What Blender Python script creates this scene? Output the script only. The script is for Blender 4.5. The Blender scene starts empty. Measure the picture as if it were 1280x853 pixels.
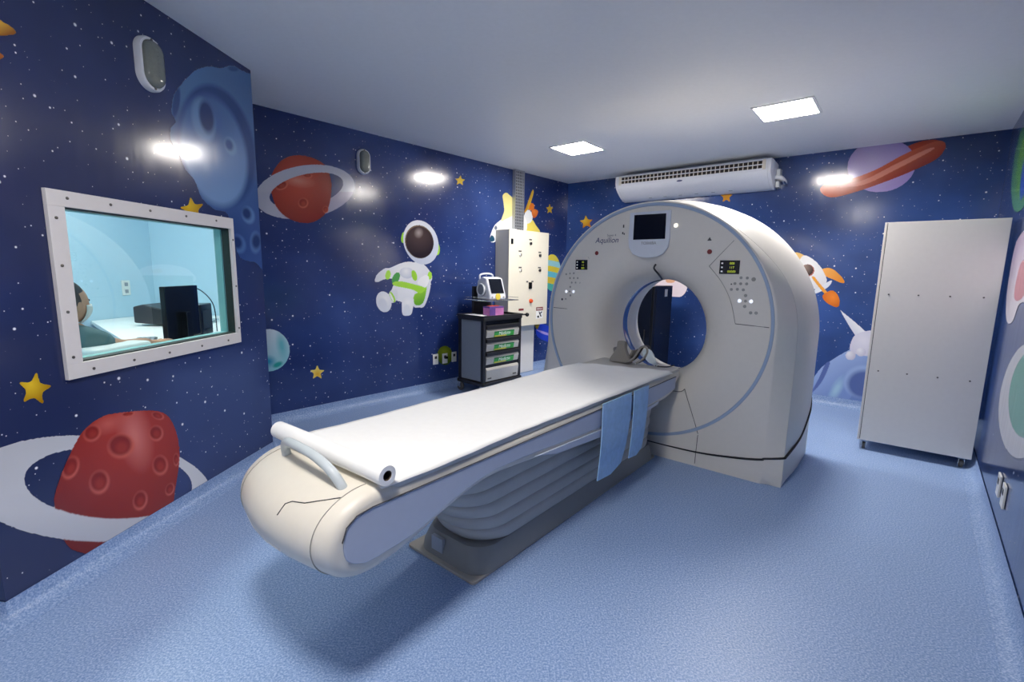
LIGHT, LCOL, EXPO = 112.0, (1.0, .945, .88, 1), 0.0
import bpy, bmesh, math, random
import numpy as np
from mathutils import Vector, Matrix
random.seed(7)
rng = np.random.default_rng(7)
PI = math.pi
C = bpy.context.scene.collection
# ------------------------------------------------------------------ camera solved from the photograph (pixels of 1280x853)
F_PX, PITCH, ROLL, EYE = 584.57, 0.1483, 0.0177, 1.43
CX, CY = 640.0, 426.5
H = 2.762            # ceiling height
COVE = 0.10          # height the floor vinyl runs up the walls
cp_, sp_ = math.cos(PITCH), math.sin(PITCH)
FWD = np.array([0, cp_, -sp_]); UP0 = np.array([0, sp_, cp_]); RT0 = np.array([1.0, 0, 0])
CRT = math.cos(ROLL)*RT0 + math.sin(ROLL)*UP0
CUP = -math.sin(ROLL)*RT0 + math.cos(ROLL)*UP0
EYEV = np.array([0, 0, EYE])
def ray(p): return FWD + (p[0]-CX)/F_PX*CRT - (p[1]-CY)/F_PX*CUP
def project(X):
    D = np.asarray(X) - EYEV
    w = D @ FWD
    return CX + F_PX*(D @ CRT)/w, CY - F_PX*(D @ CUP)/w
class Frame:
    """vertical reference frame: local y runs along yaw a, local x is its right-hand normal"""
    def __init__(s, a, d=0.0, o=None):
        s.a = a; s.n = np.array([math.cos(a), -math.sin(a), 0]); s.t = np.array([math.sin(a), math.cos(a), 0])
        s.o = s.n*d if o is None else np.array(o, float); s.d = float(s.o @ s.n)
    def w(s, x, y, z=0.0): return Vector(s.o + s.n*x + s.t*y + np.array([0, 0, z]))
    def hit(s, p, x=0.0):
        D = ray(p); t = (s.d + x)/(D @ s.n); X = EYEV + t*D - s.o
        return float(X @ s.t), float(X[2])
    def onz(s, p, z):
        D = ray(p); X = EYEV + (z-EYE)/D[2]*D - s.o
        return float(X @ s.n), float(X @ s.t)
W1 = Frame(0.08985, -2.1295); W2 = Frame(0.7393, -4.3782); WB = Frame(-0.8805, 6.2195); WR = Frame(0.7144, 0.4538)
G_A = 0.6925
_g = Frame(G_A, -1.565); FT = _g                      # table / scanner frame: x right, y towards the scanner
FC = Frame(-0.9125, 4.775)
def isect(a, b):
    M = np.array([a.n[:2], b.n[:2]]); return np.linalg.solve(M, [a.d, b.d])
# ------------------------------------------------------------------ objects
def tag(o, label=None, cat=None, group=None, kind=None):
    if label: o['label'] = label
    if cat: o['category'] = cat
    if group: o['group'] = group
    if kind: o['kind'] = kind
    return o
def thing(name, label, cat, fr, x, y, z=0.0, rot=0.0, group=None):
    o = bpy.data.objects.new(name, None); C.objects.link(o); o.empty_display_size = .1
    o.location = fr.w(x, y, z); o.rotation_euler = (0, 0, -fr.a + rot)
    return tag(o, label, cat, group)
def srgb(c):
    if isinstance(c, str): c = [int(c[i:i+2], 16) for i in (0, 2, 4)]
    return tuple((v/255/12.92 if v/255 <= .04045 else ((v/255+.055)/1.055)**2.4) for v in c[:3]) + (1.0,)
class MB:
    def __init__(s): s.v = []; s.f = []
    def add(s, vs, fs):
        b = len(s.v); s.v += [tuple(map(float, v)) for v in vs]; s.f += [tuple(b+i for i in f) for f in fs]; return s
    def box(s, x0, x1, y0, y1, z0, z1):
        vs = [(x, y, z) for z in (z0, z1) for y in (y0, y1) for x in (x0, x1)]
        return s.add(vs, [(0,2,3,1),(4,5,7,6),(0,1,5,4),(2,6,7,3),(0,4,6,2),(1,3,7,5)])
    def prism(s, pts, a, b, axis='z'):
        """polygon pts extruded between a and b along axis; pts are the two other coordinates in x,y,z order"""
        def P(p, q):
            return {'x': (q, p[0], p[1]), 'y': (p[0], q, p[1]), 'z': (p[0], p[1], q)}[axis]
        n = len(pts)
        vs = [P(p, a) for p in pts] + [P(p, b) for p in pts]
        return s.add(vs, [tuple(range(n))[::-1], tuple(range(n, 2*n))] + [(i, (i+1) % n, n+(i+1) % n, n+i) for i in range(n)])
    def tube(s, path, r, n=12, caps=True, closed=False):
        path = [Vector(p) for p in path]; m = len(path)
        rr = r if isinstance(r, (list, tuple)) else [r]*m
        rings = []; up = None
        for i, p in enumerate(path):
            if closed: t = (path[(i+1) % m]-path[i-1])
            else: t = path[min(i+1, m-1)]-path[max(i-1, 0)]
            t.normalize()
            if up is None: up = Vector((0,0,1)) if abs(t.z) < .9 else Vector((1,0,0))
            u = (up - t*up.dot(t)).normalized(); up = u; w = t.cross(u)
            rings.append([p + (u*math.cos(2*PI*k/n) + w*math.sin(2*PI*k/n))*rr[i] for k in range(n)])
        fs = []
        for i in range(m if closed else m-1):
            j = (i+1) % m
            for k in range(n): fs.append((i*n+k, i*n+(k+1) % n, j*n+(k+1) % n, j*n+k))
        if caps and not closed: fs += [tuple(range(n))[::-1], tuple(range((m-1)*n, m*n))]
        return s.add([v for R in rings for v in R], fs)
    def loft(s, rings, caps=True, closed=True):
        n = len(rings[0]); fs = []
        for i in range(len(rings)-1):
            for k in range(n if closed else n-1): fs.append((i*n+k, i*n+(k+1) % n, (i+1)*n+(k+1) % n, (i+1)*n+k))
        if caps and closed: fs += [tuple(range(n))[::-1], tuple(range((len(rings)-1)*n, len(rings)*n))]
        return s.add([v for R in rings for v in R], fs)
    def lathe(s, prof, c=(0,0,0), axis='z', n=24, caps=True):
        rings = []
        for r, h in prof:
            ring = []
            for k in range(n):
                a = 2*PI*k/n; p, q = r*math.cos(a), r*math.sin(a)
                d = {'z': (p, q, h), 'y': (p, h, q), 'x': (h, p, q)}[axis]
                ring.append((c[0]+d[0], c[1]+d[1], c[2]+d[2]))
            rings.append(ring)
        return s.loft(rings, caps)
    def build(s, name, m, parent=None, bevel=0, seg=2, smooth=35, kind=None, label=None, sub=0):
        me = bpy.data.meshes.new(name); me.from_pydata(s.v, [], s.f)
        bm = bmesh.new(); bm.from_mesh(me); bmesh.ops.recalc_face_normals(bm, faces=bm.faces); bm.to_mesh(me); bm.free()
        me.materials.append(m)
        if smooth and not bevel:
            me.shade_smooth(); me.set_sharp_from_angle(angle=math.radians(smooth))
        o = bpy.data.objects.new(name, me); C.objects.link(o)
        if parent: o.parent = parent
        if bevel:
            md = o.modifiers.new('b', 'BEVEL'); md.width = bevel; md.segments = seg; md.limit_method = 'ANGLE'; md.angle_limit = math.radians(30)
            me.shade_smooth(); md.harden_normals = True
        if sub:
            md = o.modifiers.new('s', 'SUBSURF'); md.levels = sub; md.render_levels = sub
        if kind: o['kind'] = kind
        if label: o['label'] = label
        return o
def place(o, fr, x=0, y=0, z=0):
    o.location = fr.w(x, y, z); o.rotation_euler = (0, 0, -fr.a); return o
def copy_tree(o, parent=None):
    c = o.copy(); C.objects.link(c); c.parent = parent
    for ch in [k for k in KIDS.get(o.name, [])]: copy_tree(ch, c)
    return c
KIDS = {}
def index_kids():
    KIDS.clear()
    for ob in C.objects:
        if ob.parent: KIDS.setdefault(ob.parent.name, []).append(ob)
def text_mesh(name, txt, size, m, parent, loc, rot=(PI/2, 0, 0), align='CENTER', bold=0.0, shear=0.0, ext=.0004):
    cu = bpy.data.curves.new(name, 'FONT'); cu.body = txt; cu.size = size; cu.align_x = align; cu.extrude = ext; cu.offset = bold; cu.shear = shear
    t = bpy.data.objects.new('tmp', cu); C.objects.link(t)
    me = bpy.data.meshes.new_from_object(t.evaluated_get(bpy.context.evaluated_depsgraph_get()))
    bpy.data.objects.remove(t); bpy.data.curves.remove(cu)
    me.name = name; me.materials.clear(); me.materials.append(m)
    o = bpy.data.objects.new(name, me); C.objects.link(o); o.parent = parent; o.location = loc; o.rotation_euler = rot
    return o
def curve_pts(pts, n=8, closed=False):
    """Catmull-Rom through the points (2D or 3D)"""
    P = [np.array(p, float) for p in pts]; m = len(P); out = []
    for i in range(m if closed else m-1):
        a = P[(i-1) % m] if closed or i > 0 else P[0]; b = P[i]; c = P[(i+1) % m]; d = P[(i+2) % m] if closed or i+2 < m else P[-1]
        for k in range(n):
            t = k/n; out.append(.5*((2*b)+(c-a)*t+(2*a-5*b+4*c-d)*t*t+(3*b-a-3*c+d)*t**3))
    if not closed: out.append(P[-1])
    return out
def rrect(x0, x1, y0, y1, r, n=5):
    pts = []
    for cx, cy, a0 in ((x1-r, y1-r, 0), (x0+r, y1-r, PI/2), (x0+r, y0+r, PI), (x1-r, y0+r, 1.5*PI)):
        for k in range(n+1):
            a = a0 + PI/2*k/n; pts.append((cx+r*math.cos(a), cy+r*math.sin(a)))
    return pts
# ------------------------------------------------------------------ materials
def mat(name, col, rough=.5, metal=0.0, spec=.5, noise=0.0, nscale=30.0, bump=0.0, bscale=200.0, coat=0.0, emit=None, estr=0.0, trans=0.0, alpha=1.0, sss=0.0):
    m = bpy.data.materials.new(name); m.use_nodes = True; nt = m.node_tree; b = nt.nodes['Principled BSDF']
    c = srgb(col); b.inputs['Base Color'].default_value = c; b.inputs['Roughness'].default_value = rough; b.inputs['Metallic'].default_value = metal
    b.inputs['Specular IOR Level'].default_value = spec
    if coat: b.inputs['Coat Weight'].default_value = coat; b.inputs['Coat Roughness'].default_value = .08
    if trans: b.inputs['Transmission Weight'].default_value = trans
    if emit: b.inputs['Emission Color'].default_value = srgb(emit); b.inputs['Emission Strength'].default_value = estr
    tc = nt.nodes.new('ShaderNodeTexCoord')
    nz = nt.nodes.new('ShaderNodeTexNoise'); nz.inputs['Scale'].default_value = nscale; nz.inputs['Detail'].default_value = 4
    nt.links.new(tc.outputs['Object'], nz.inputs['Vector'])
    k = noise if noise else .03
    mr = nt.nodes.new('ShaderNodeMapRange'); mr.inputs['To Min'].default_value = 1-k; mr.inputs['To Max'].default_value = 1+k
    nt.links.new(nz.outputs['Fac'], mr.inputs['Value'])
    mx = nt.nodes.new('ShaderNodeMix'); mx.data_type = 'RGBA'; mx.blend_type = 'MULTIPLY'; mx.inputs['Factor'].default_value = 1
    mx.inputs['A'].default_value = c
    nt.links.new(mr.outputs['Result'], mx.inputs['B']); nt.links.new(mx.outputs['Result'], b.inputs['Base Color'])
    if bump:
        n2 = nt.nodes.new('ShaderNodeTexNoise'); n2.inputs['Scale'].default_value = bscale; nt.links.new(tc.outputs['Object'], n2.inputs['Vector'])
        bp = nt.nodes.new('ShaderNodeBump'); bp.inputs['Strength'].default_value = bump; bp.inputs['Distance'].default_value = .002
        nt.links.new(n2.outputs['Fac'], bp.inputs['Height']); nt.links.new(bp.outputs['Normal'], b.inputs['Normal'])
    return m
def floor_mat():
    m = bpy.data.materials.new('speckled_blue_vinyl'); m.use_nodes = True; nt = m.node_tree; N = nt.nodes; L = nt.links; b = N['Principled BSDF']
    geo = N.new('ShaderNodeNewGeometry')
    n1 = N.new('ShaderNodeTexNoise'); n1.inputs['Scale'].default_value = 130; n1.inputs['Detail'].default_value = 2.5; n1.inputs['Roughness'].default_value = .7
    n2 = N.new('ShaderNodeTexNoise'); n2.inputs['Scale'].default_value = 1.6; n2.inputs['Detail'].default_value = 3
    L.new(geo.outputs['Position'], n1.inputs['Vector']); L.new(geo.outputs['Position'], n2.inputs['Vector'])
    r = N.new('ShaderNodeValToRGB'); e = r.color_ramp.elements
    e[0].position = .34; e[0].color = srgb(FLOOR_D); e[1].position = .66; e[1].color = srgb(FLOOR_L)
    em = e.new(.5); em.color = srgb(FLOOR_M)
    L.new(n1.outputs['Fac'], r.inputs['Fac'])
    mr = N.new('ShaderNodeMapRange'); mr.inputs['To Min'].default_value = .92; mr.inputs['To Max'].default_value = 1.08; L.new(n2.outputs['Fac'], mr.inputs['Value'])
    mx = N.new('ShaderNodeMix'); mx.data_type = 'RGBA'; mx.blend_type = 'MULTIPLY'; mx.inputs['Factor'].default_value = 1
    L.new(r.outputs['Color'], mx.inputs['A']); L.new(mr.outputs['Result'], mx.inputs['B']); L.new(mx.outputs['Result'], b.inputs['Base Color'])
    b.inputs['Roughness'].default_value = .42; b.inputs['Specular IOR Level'].default_value = .4
    return m
def gloss(nt, b):
    """the laminated print on the walls: satin film, brushed faintly up and down"""
    N = nt.nodes; L = nt.links
    b.inputs['Roughness'].default_value = .22; b.inputs['Specular IOR Level'].default_value = .6
    geo = N.new('ShaderNodeNewGeometry'); mp = N.new('ShaderNodeMapping'); mp.inputs['Scale'].default_value = (38, 38, 2.2)
    nz = N.new('ShaderNodeTexNoise'); nz.inputs['Scale'].default_value = 1; nz.inputs['Detail'].default_value = 3
    L.new(geo.outputs['Position'], mp.inputs['Vector']); L.new(mp.outputs['Vector'], nz.inputs['Vector'])
    bp = N.new('ShaderNodeBump'); bp.inputs['Strength'].default_value = .05; bp.inputs['Distance'].default_value = .004
    L.new(nz.outputs['Fac'], bp.inputs['Height']); L.new(bp.outputs['Normal'], b.inputs['Normal'])
    mr = N.new('ShaderNodeMapRange'); mr.inputs['To Min'].default_value = .09; mr.inputs['To Max'].default_value = .22
    L.new(nz.outputs['Fac'], mr.inputs['Value']); L.new(mr.outputs['Result'], b.inputs['Roughness'])
def space_mat(name, lo, hi, seed):
    """printed night sky with scattered stars; object space y,z are the wall's own width and height"""
    m = bpy.data.materials.new(name); m.use_nodes = True; nt = m.node_tree; N = nt.nodes; L = nt.links; b = N['Principled BSDF']
    tc = N.new('ShaderNodeTexCoord'); sep = N.new('ShaderNodeSeparateXYZ'); L.new(tc.outputs['Object'], sep.inputs['Vector'])
    cmb = N.new('ShaderNodeCombineXYZ'); L.new(sep.outputs['Y'], cmb.inputs['X']); L.new(sep.outputs['Z'], cmb.inputs['Y']); cmb.inputs['Z'].default_value = seed
    nz = N.new('ShaderNodeTexNoise'); nz.inputs['Scale'].default_value = .8; nz.inputs['Detail'].default_value = 4; L.new(cmb.outputs['Vector'], nz.inputs['Vector'])
    r = N.new('ShaderNodeValToRGB'); e = r.color_ramp.elements; e[0].position = .38; e[0].color = srgb(lo); e[1].position = .66; e[1].color = srgb(hi)
    L.new(nz.outputs['Fac'], r.inputs['Fac'])
    col = r.outputs['Color']
    for sc, rad, thr, k in ((5.5, .062, .25, 1.0), (10, .066, .45, .9), (18, .075, .6, .6)):
        vo = N.new('ShaderNodeTexVoronoi'); vo.voronoi_dimensions = '2D'; vo.inputs['Scale'].default_value = sc; vo.inputs['Randomness'].default_value = 1
        of = N.new('ShaderNodeVectorMath'); of.operation = 'ADD'; of.inputs[1].default_value = (seed*3.7+sc, seed*1.3, 0); L.new(cmb.outputs['Vector'], of.inputs[0])
        L.new(of.outputs['Vector'], vo.inputs['Vector'])
        sc_ = N.new('ShaderNodeSeparateColor'); L.new(vo.outputs['Color'], sc_.inputs['Color'])
        rr = N.new('ShaderNodeMath'); rr.operation = 'MULTIPLY'; rr.inputs[1].default_value = rad; L.new(sc_.outputs['Red'], rr.inputs[0])
        lt = N.new('ShaderNodeMapRange'); lt.interpolation_type = 'SMOOTHSTEP'; L.new(vo.outputs['Distance'], lt.inputs['Value'])
        L.new(rr.outputs['Value'], lt.inputs['From Max']); lt.inputs['From Min'].default_value = 0; lt.inputs['To Min'].default_value = k*1.9; lt.inputs['To Max'].default_value = 0
        gt = N.new('ShaderNodeMath'); gt.operation = 'GREATER_THAN'; gt.inputs[1].default_value = thr; L.new(sc_.outputs['Green'], gt.inputs[0])
        mu = N.new('ShaderNodeMath'); mu.operation = 'MULTIPLY'; mu.use_clamp = True; L.new(lt.outputs['Result'], mu.inputs[0]); L.new(gt.outputs['Value'], mu.inputs[1])
        mx = N.new('ShaderNodeMix'); mx.data_type = 'RGBA'; L.new(mu.outputs['Value'], mx.inputs['Factor']); L.new(col, mx.inputs['A']); mx.inputs['B'].default_value = srgb('f4f6ff')
        col = mx.outputs['Result']
    L.new(col, b.inputs['Base Color']); gloss(nt, b)
    return m
def print_mat():
    m = bpy.data.materials.new('printed_artwork'); m.use_nodes = True; nt = m.node_tree; N = nt.nodes; L = nt.links; b = N['Principled BSDF']
    at = N.new('ShaderNodeAttribute'); at.attribute_name = 'Col'; L.new(at.outputs['Color'], b.inputs['Base Color']); gloss(nt, b)
    tr = N.new('ShaderNodeBsdfTransparent'); mx = N.new('ShaderNodeMixShader')
    mr = N.new('ShaderNodeMapRange'); mr.inputs['From Min'].default_value = .35; mr.inputs['From Max'].default_value = .65; L.new(at.outputs['Alpha'], mr.inputs['Value'])
    L.new(mr.outputs['Result'], mx.inputs['Fac']); L.new(tr.outputs['BSDF'], mx.inputs[1]); L.new(b.outputs['BSDF'], mx.inputs[2])
    L.new(mx.outputs['Shader'], N['Material Output'].inputs['Surface'])
    return m
FLOOR_D, FLOOR_M, FLOOR_L = '6a8abe', '8ca6d0', 'b3c6e4'
M = {}
M['floor'] = floor_mat()
M['sky_w1'] = space_mat('space_print_left', '26305a', '334478', 1.0)
M['sky_w2'] = space_mat('space_print_far_left', '25366c', '37508f', 2.3)
M['sky_b'] = space_mat('space_print_back', '223769', '36589c', 4.1)
M['sky_r'] = space_mat('space_print_right', '26345f', '37508a', 6.2)
M['print'] = print_mat()
M['ceiling'] = mat('ceiling_paint', 'f6f6f5', .5, bump=.05, bscale=60)
M['cyan'] = mat('pale_cyan_paint', 'b9d7e6', .6)
M['plain'] = mat('grey_paint', 'b9bcc2', .7)
M['white'] = mat('white_enamel', 'e6e4e0', .4)
M['winframe'] = mat('painted_steel_frame', 'e3dedc', .4)
M['bolt'] = mat('bolt_steel', '6f6a66', .4, .7)
M['jamb'] = mat('jamb_rubber', '1c2c28', .5, noise=.4, nscale=60)
M['chalk'] = mat('painted_reveal', '8fc4c2', .5)

# ---------------------------------------------------------------- room shell
cornerA = isect(W2, WB); cornerB = isect(WB, WR)
def yof(fr, p): return float(np.array([p[0], p[1], 0]) @ fr.t - fr.o @ fr.t)
E1 = 3.266                                                    # where the window wall ends
Y0 = 1.49                                                     # and where it starts
w2_start = W2.hit((314.5, 300))[0]
RE = Frame(G_A + PI/2, 0.0)                                   # wall behind the camera, n = -table direction
rear_d = 1.05
RE = Frame(G_A - PI/2, -rear_d)                               # n points along +u
def wall(name, fr, x0, x1, y0, y1, m, holes=None, z1=H):
    b = MB()
    if holes:
        hy0, hy1, hz0, hz1 = holes
        b.box(x0, x1, y0, hy0, 0, z1); b.box(x0, x1, hy1, y1, 0, z1); b.box(x0, x1, hy0, hy1, 0, hz0); b.box(x0, x1, hy0, hy1, hz1, z1)
    else: b.box(x0, x1, y0, y1, 0, z1)
    o = b.build(name, m, smooth=0, kind='structure'); place(o, fr); return o
WY0, WY1, WZ0, WZ1 = 1.886, 2.93, .99, 1.67
wall_left = wall('wall_left', W1, -.05, 0, Y0, E1, M['sky_w1'], (WY0, WY1, WZ0, WZ1))
wall('wall_left_inner', W1, -.10, -.05, Y0, E1, M['cyan'], (WY0-.0, WY1+.0, WZ0, WZ1))
wall_far = wall('wall_far_left', W2, -.1, 0, w2_start-.02, yof(W2, cornerA)+.1, M['sky_w2'])
wall_back = wall('wall_back', WB, 0, .1, yof(WB, cornerB)-.12, yof(WB, cornerA)+.12, M['sky_b'])
rc = isect(RE, WR)
wall_right = wall('wall_right', WR, 0, .1, yof(WR, rc)-.1, yof(WR, cornerB)+.02, M['sky_r'])
# return of the window wall to the far-left wall
pE = W1.w(-.055, E1-.02); pW = W2.w(-.05, w2_start)
dx, dy = pW.x-pE.x, pW.y-pE.y
WT = Frame(math.atan2(dx, dy), o=(pE.x, pE.y, 0)); LT = math.hypot(dx, dy)
wall('wall_return', WT, -.05, .02, .02, LT+.02, M['sky_w1'])
# short recess and entrance wall at the near end of the window wall
wall('wall_recess', W1, -.45, -.1, Y0-.0, Y0+.06, M['plain'])
pr = isect(Frame(W1.a, W1.d-.35), RE)
wall('wall_entrance', W1, -.45, -.35, yof(W1, pr)-.1, Y0, M['plain'])
wall('wall_rear', RE, -.1, 0, yof(RE, pr)-.15 if yof(RE, pr) < yof(RE, rc) else yof(RE, rc)-.15, (yof(RE, rc) if yof(RE, pr) < yof(RE, rc) else yof(RE, pr))+.15, M['plain'])
# control room behind the glass
CD = -2.2; CY1 = 4.72; CY0 = 1.62
wall('wall_control_far', W1, CD-.08, CD, CY0-.1, CY1+.08, M['cyan'])
wall('wall_control_right', W1, CD, -.02, CY1, CY1+.08, M['cyan'])
wall('wall_control_left', W1, CD, -.1, CY0-.08, CY0, M['cyan'])
# behind the far-left wall, closes the control room along its back
b2 = wall('wall_control_side', W2, -.16, -.101, w2_start-.02, yof(W2, cornerA)-1.9, M['cyan'])
fb = MB(); fb.box(-6.5, 6.5, -3.5, 9.5, -.06, 0); floor = fb.build('floor', M['floor'], smooth=0, kind='structure')
cb = MB(); cb.box(-6.5, 6.5, -3.5, 9.5, H, H+.06); ceiling = cb.build('ceiling', M['ceiling'], smooth=0, kind='structure')
# cove: floor vinyl turned up the walls
COVEP = [(.0035, COVE), (.0035, .085), (.006, .055), (.016, .030), (.034, .013), (.055, .005), (.078, .0018), (.0785, .0005)]
def cove(name, pts, closed=False):
    """pts: wall foot line, room on the right-hand side when walking along it"""
    P = [np.array(p[:2], float) for p in pts]; n = len(P); rings = []
    for i in range(n):
        ds = []
        if i > 0: ds.append((P[i]-P[i-1])/np.linalg.norm(P[i]-P[i-1]))
        if i < n-1: ds.append((P[i+1]-P[i])/np.linalg.norm(P[i+1]-P[i]))
        ns = [np.array([d[1], -d[0]]) for d in ds]
        if len(ns) == 2:
            m = ns[0]+ns[1]; m = m/(m @ ns[0]) if abs(m @ ns[0]) > .2 else ns[0]
        else: m = ns[0]
        rings.append([(P[i][0]+m[0]*q, P[i][1]+m[1]*q, z) for q, z in COVEP])
    return MB().loft(rings, caps=False, closed=False).build(name, M['floor'], smooth=60, kind='structure')
a0 = W1.w(0, Y0); a1 = W1.w(0, E1); w2s = W2.w(0, w2_start)
q0 = WT.w(.02, .03); q1 = WT.w(.02, LT)
cove('baseboard_left', [W1.w(-.12, Y0), a0, a1, q1])
cove('baseboard_far_left', [w2s, cornerA]); cove('baseboard_back', [cornerA, cornerB]); cove('baseboard_right', [cornerB, rc])

# ---------------------------------------------------------------- printed figures on the walls
def EL(cx, cy, rx, ry, rot=0, soft=0):
    c, s = math.cos(math.radians(rot)), math.sin(math.radians(rot))
    def f(x, y):
        u = ((x-cx)*c + (y-cy)*s)/rx; v = (-(x-cx)*s + (y-cy)*c)/ry
        d = np.sqrt(u*u+v*v)
        return np.clip((1-d)/soft, 0, 1) if soft else (d < 1).astype(float)
    f.box = (cx-max(rx, ry), cy-max(rx, ry), cx+max(rx, ry), cy+max(rx, ry)); return f
def PO(pts, smooth=True):
    P = np.array(curve_pts([tuple(map(float, p)) for p in pts], 6, True) if smooth else pts, float)
    def f(x, y):
        ins = np.zeros(x.shape, bool); n = len(P); j = n-1
        for i in range(n):
            xi, yi = P[i]; xj, yj = P[j]
            if yi != yj:
                ins ^= ((yi > y) != (yj > y)) & (x < (xj-xi)*(y-yi)/(yj-yi)+xi)
            j = i
        return ins.astype(float)
    f.box = (P[:, 0].min(), P[:, 1].min(), P[:, 0].max(), P[:, 1].max()); return f
def both(f, g, neg=False):
    h = lambda x, y: f(x, y)*((1-g(x, y)) if neg else g(x, y))
    h.box = f.box; return h
def ring(cx, cy, rx, ry, rot, k, dx=0, dy=0): return both(EL(cx, cy, rx, ry, rot), EL(cx+dx, cy+dy, rx*k, ry*k, rot), True)
def RAD(cx, cy, R, c0, c1, pw=1.0):
    a, b = np.array(srgb(c0)[:3]), np.array(srgb(c1)[:3])
    def f(x, y):
        t = np.clip(np.sqrt((x-cx)**2+(y-cy)**2)/R, 0, 1)**pw; return a+(b-a)*t[:, None]
    return f
def LIN(x0, y0, x1, y1, c0, c1):
    a, b = np.array(srgb(c0)[:3]), np.array(srgb(c1)[:3]); L2 = (x1-x0)**2+(y1-y0)**2
    def f(x, y):
        t = np.clip(((x-x0)*(x1-x0)+(y-y0)*(y1-y0))/L2, 0, 1); return a+(b-a)*t[:, None]
    return f
def FLAT(c):
    a = np.array(srgb(c)[:3]); return lambda x, y: np.tile(a, (len(x), 1))
def star_pts(cx, cy, r, rot=0, k=.52, sx=1.0, sy=1.0):
    return [(cx+sx*r*(1 if i % 2 == 0 else k)*math.sin(math.radians(rot)+i*PI/5), cy-sy*r*(1 if i % 2 == 0 else k)*math.cos(math.radians(rot)+i*PI/5)) for i in range(10)]
def figure(name, parent, fr, layers, cell=.005, side=1, ylim=(-9, 9), zlim=(COVE, H)):
    """flat print lying on a wall; each layer is (mask, colour[, inside-only]) drawn bottom to top"""
    bx = [l[0].box for l in layers if not (len(l) > 2 and l[2])]
    x0, y0, x1, y1 = min(b[0] for b in bx)-1, min(b[1] for b in bx)-1, max(b[2] for b in bx)+1, max(b[3] for b in bx)+1
    hs = [fr.hit((px, py)) for px in (x0, (x0+x1)/2, x1) for py in (y0, (y0+y1)/2, y1)]
    ya, yb = max(min(h[0] for h in hs), ylim[0]), min(max(h[0] for h in hs), ylim[1])
    za, zb = max(min(h[1] for h in hs), zlim[0]), min(max(h[1] for h in hs), zlim[1])
    ny, nz = max(3, int((yb-ya)/cell)), max(3, int((zb-za)/cell))
    Y, Z = np.meshgrid(np.linspace(ya, yb, ny+1), np.linspace(za, zb, nz+1)); Y = Y.ravel(); Z = Z.ravel()
    Wp = fr.o[None, :] + Y[:, None]*fr.t[None, :] + np.stack([0*Z, 0*Z, Z], 1)
    D = Wp - EYEV; w = D @ FWD; px = CX + F_PX*(D @ CRT)/w; py = CY - F_PX*(D @ CUP)/w
    col = np.zeros((len(Y), 3)); al = np.zeros(len(Y))
    for l in layers:
        m = l[0](px, py)
        if len(l) > 2 and l[2]: m = m*al
        c = l[1](px, py); new = np.maximum(al, m)
        k = np.where(al > 0, m, (m > 0).astype(float))[:, None]
        col = col*(1-k)+c*k; al = new
    al0 = al.reshape(nz+1, ny+1);
    g0 = np.pad(al.reshape(nz+1, ny+1), 1, 'edge'); g = sum(g0[i:i+nz+1, j:j+ny+1]*k for i, a_ in enumerate((1, 2, 1)) for j, k in ((j, a_*b_/16) for j, b_ in enumerate((1, 2, 1))));
    g[g < .02] = 0; al = g.ravel(); cg = col.reshape(nz+1, ny+1, 3).copy(); wt = (al0 > 0).astype(float)
    for _ in range(2):                                          # carry the colour one step past the outline
        acc = np.zeros_like(cg); wa = np.zeros_like(wt)
        for dz, dy in ((0,1),(0,-1),(1,0),(-1,0),(1,1),(-1,-1),(1,-1),(-1,1)):
            acc += np.roll(np.roll(cg*wt[..., None], dz, 0), dy, 1); wa += np.roll(np.roll(wt, dz, 0), dy, 1)
        fill = (wt == 0) & (wa > 0); cg[fill] = acc[fill]/wa[fill][:, None]; wt[fill] = 1
    keep = (g[:-1, :-1] > 0) | (g[1:, :-1] > 0) | (g[:-1, 1:] > 0) | (g[1:, 1:] > 0)
    J, I = np.nonzero(keep); a = J*(ny+1)+I
    F = np.stack([a, a+1, a+ny+2, a+ny+1], 1) if side > 0 else np.stack([a, a+ny+1, a+ny+2, a+1], 1)
    used = np.unique(F); rm = -np.ones(len(Y), int); rm[used] = np.arange(len(used)); F = rm[F]
    V = np.stack([np.full(len(used), .0016*side), Y[used], Z[used]], 1)
    me = bpy.data.meshes.new(name); me.from_pydata(V.tolist(), [], F.tolist())
    at = me.color_attributes.new('Col', 'FLOAT_COLOR', 'POINT')
    rgba = np.concatenate([cg.reshape(-1, 3)[used], g.ravel()[used][:, None]], 1).astype(np.float32)
    at.data.foreach_set('color', rgba.ravel())
    me.materials.append(M['print'])
    o = bpy.data.objects.new(name, me); C.objects.link(o); o.parent = parent
    return o
def crater(cx, cy, rx, ry, rot, dark, lite, mid):
    return [(EL(cx, cy, rx, ry, rot, .25), FLAT(lite), 1), (EL(cx-.06*rx, cy-.08*ry, rx*.86, ry*.86, rot, .3), FLAT(dark), 1),
            (EL(cx+.05*rx, cy+.08*ry, rx*.55, ry*.55, rot, .6), FLAT(mid), 1)]
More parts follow.
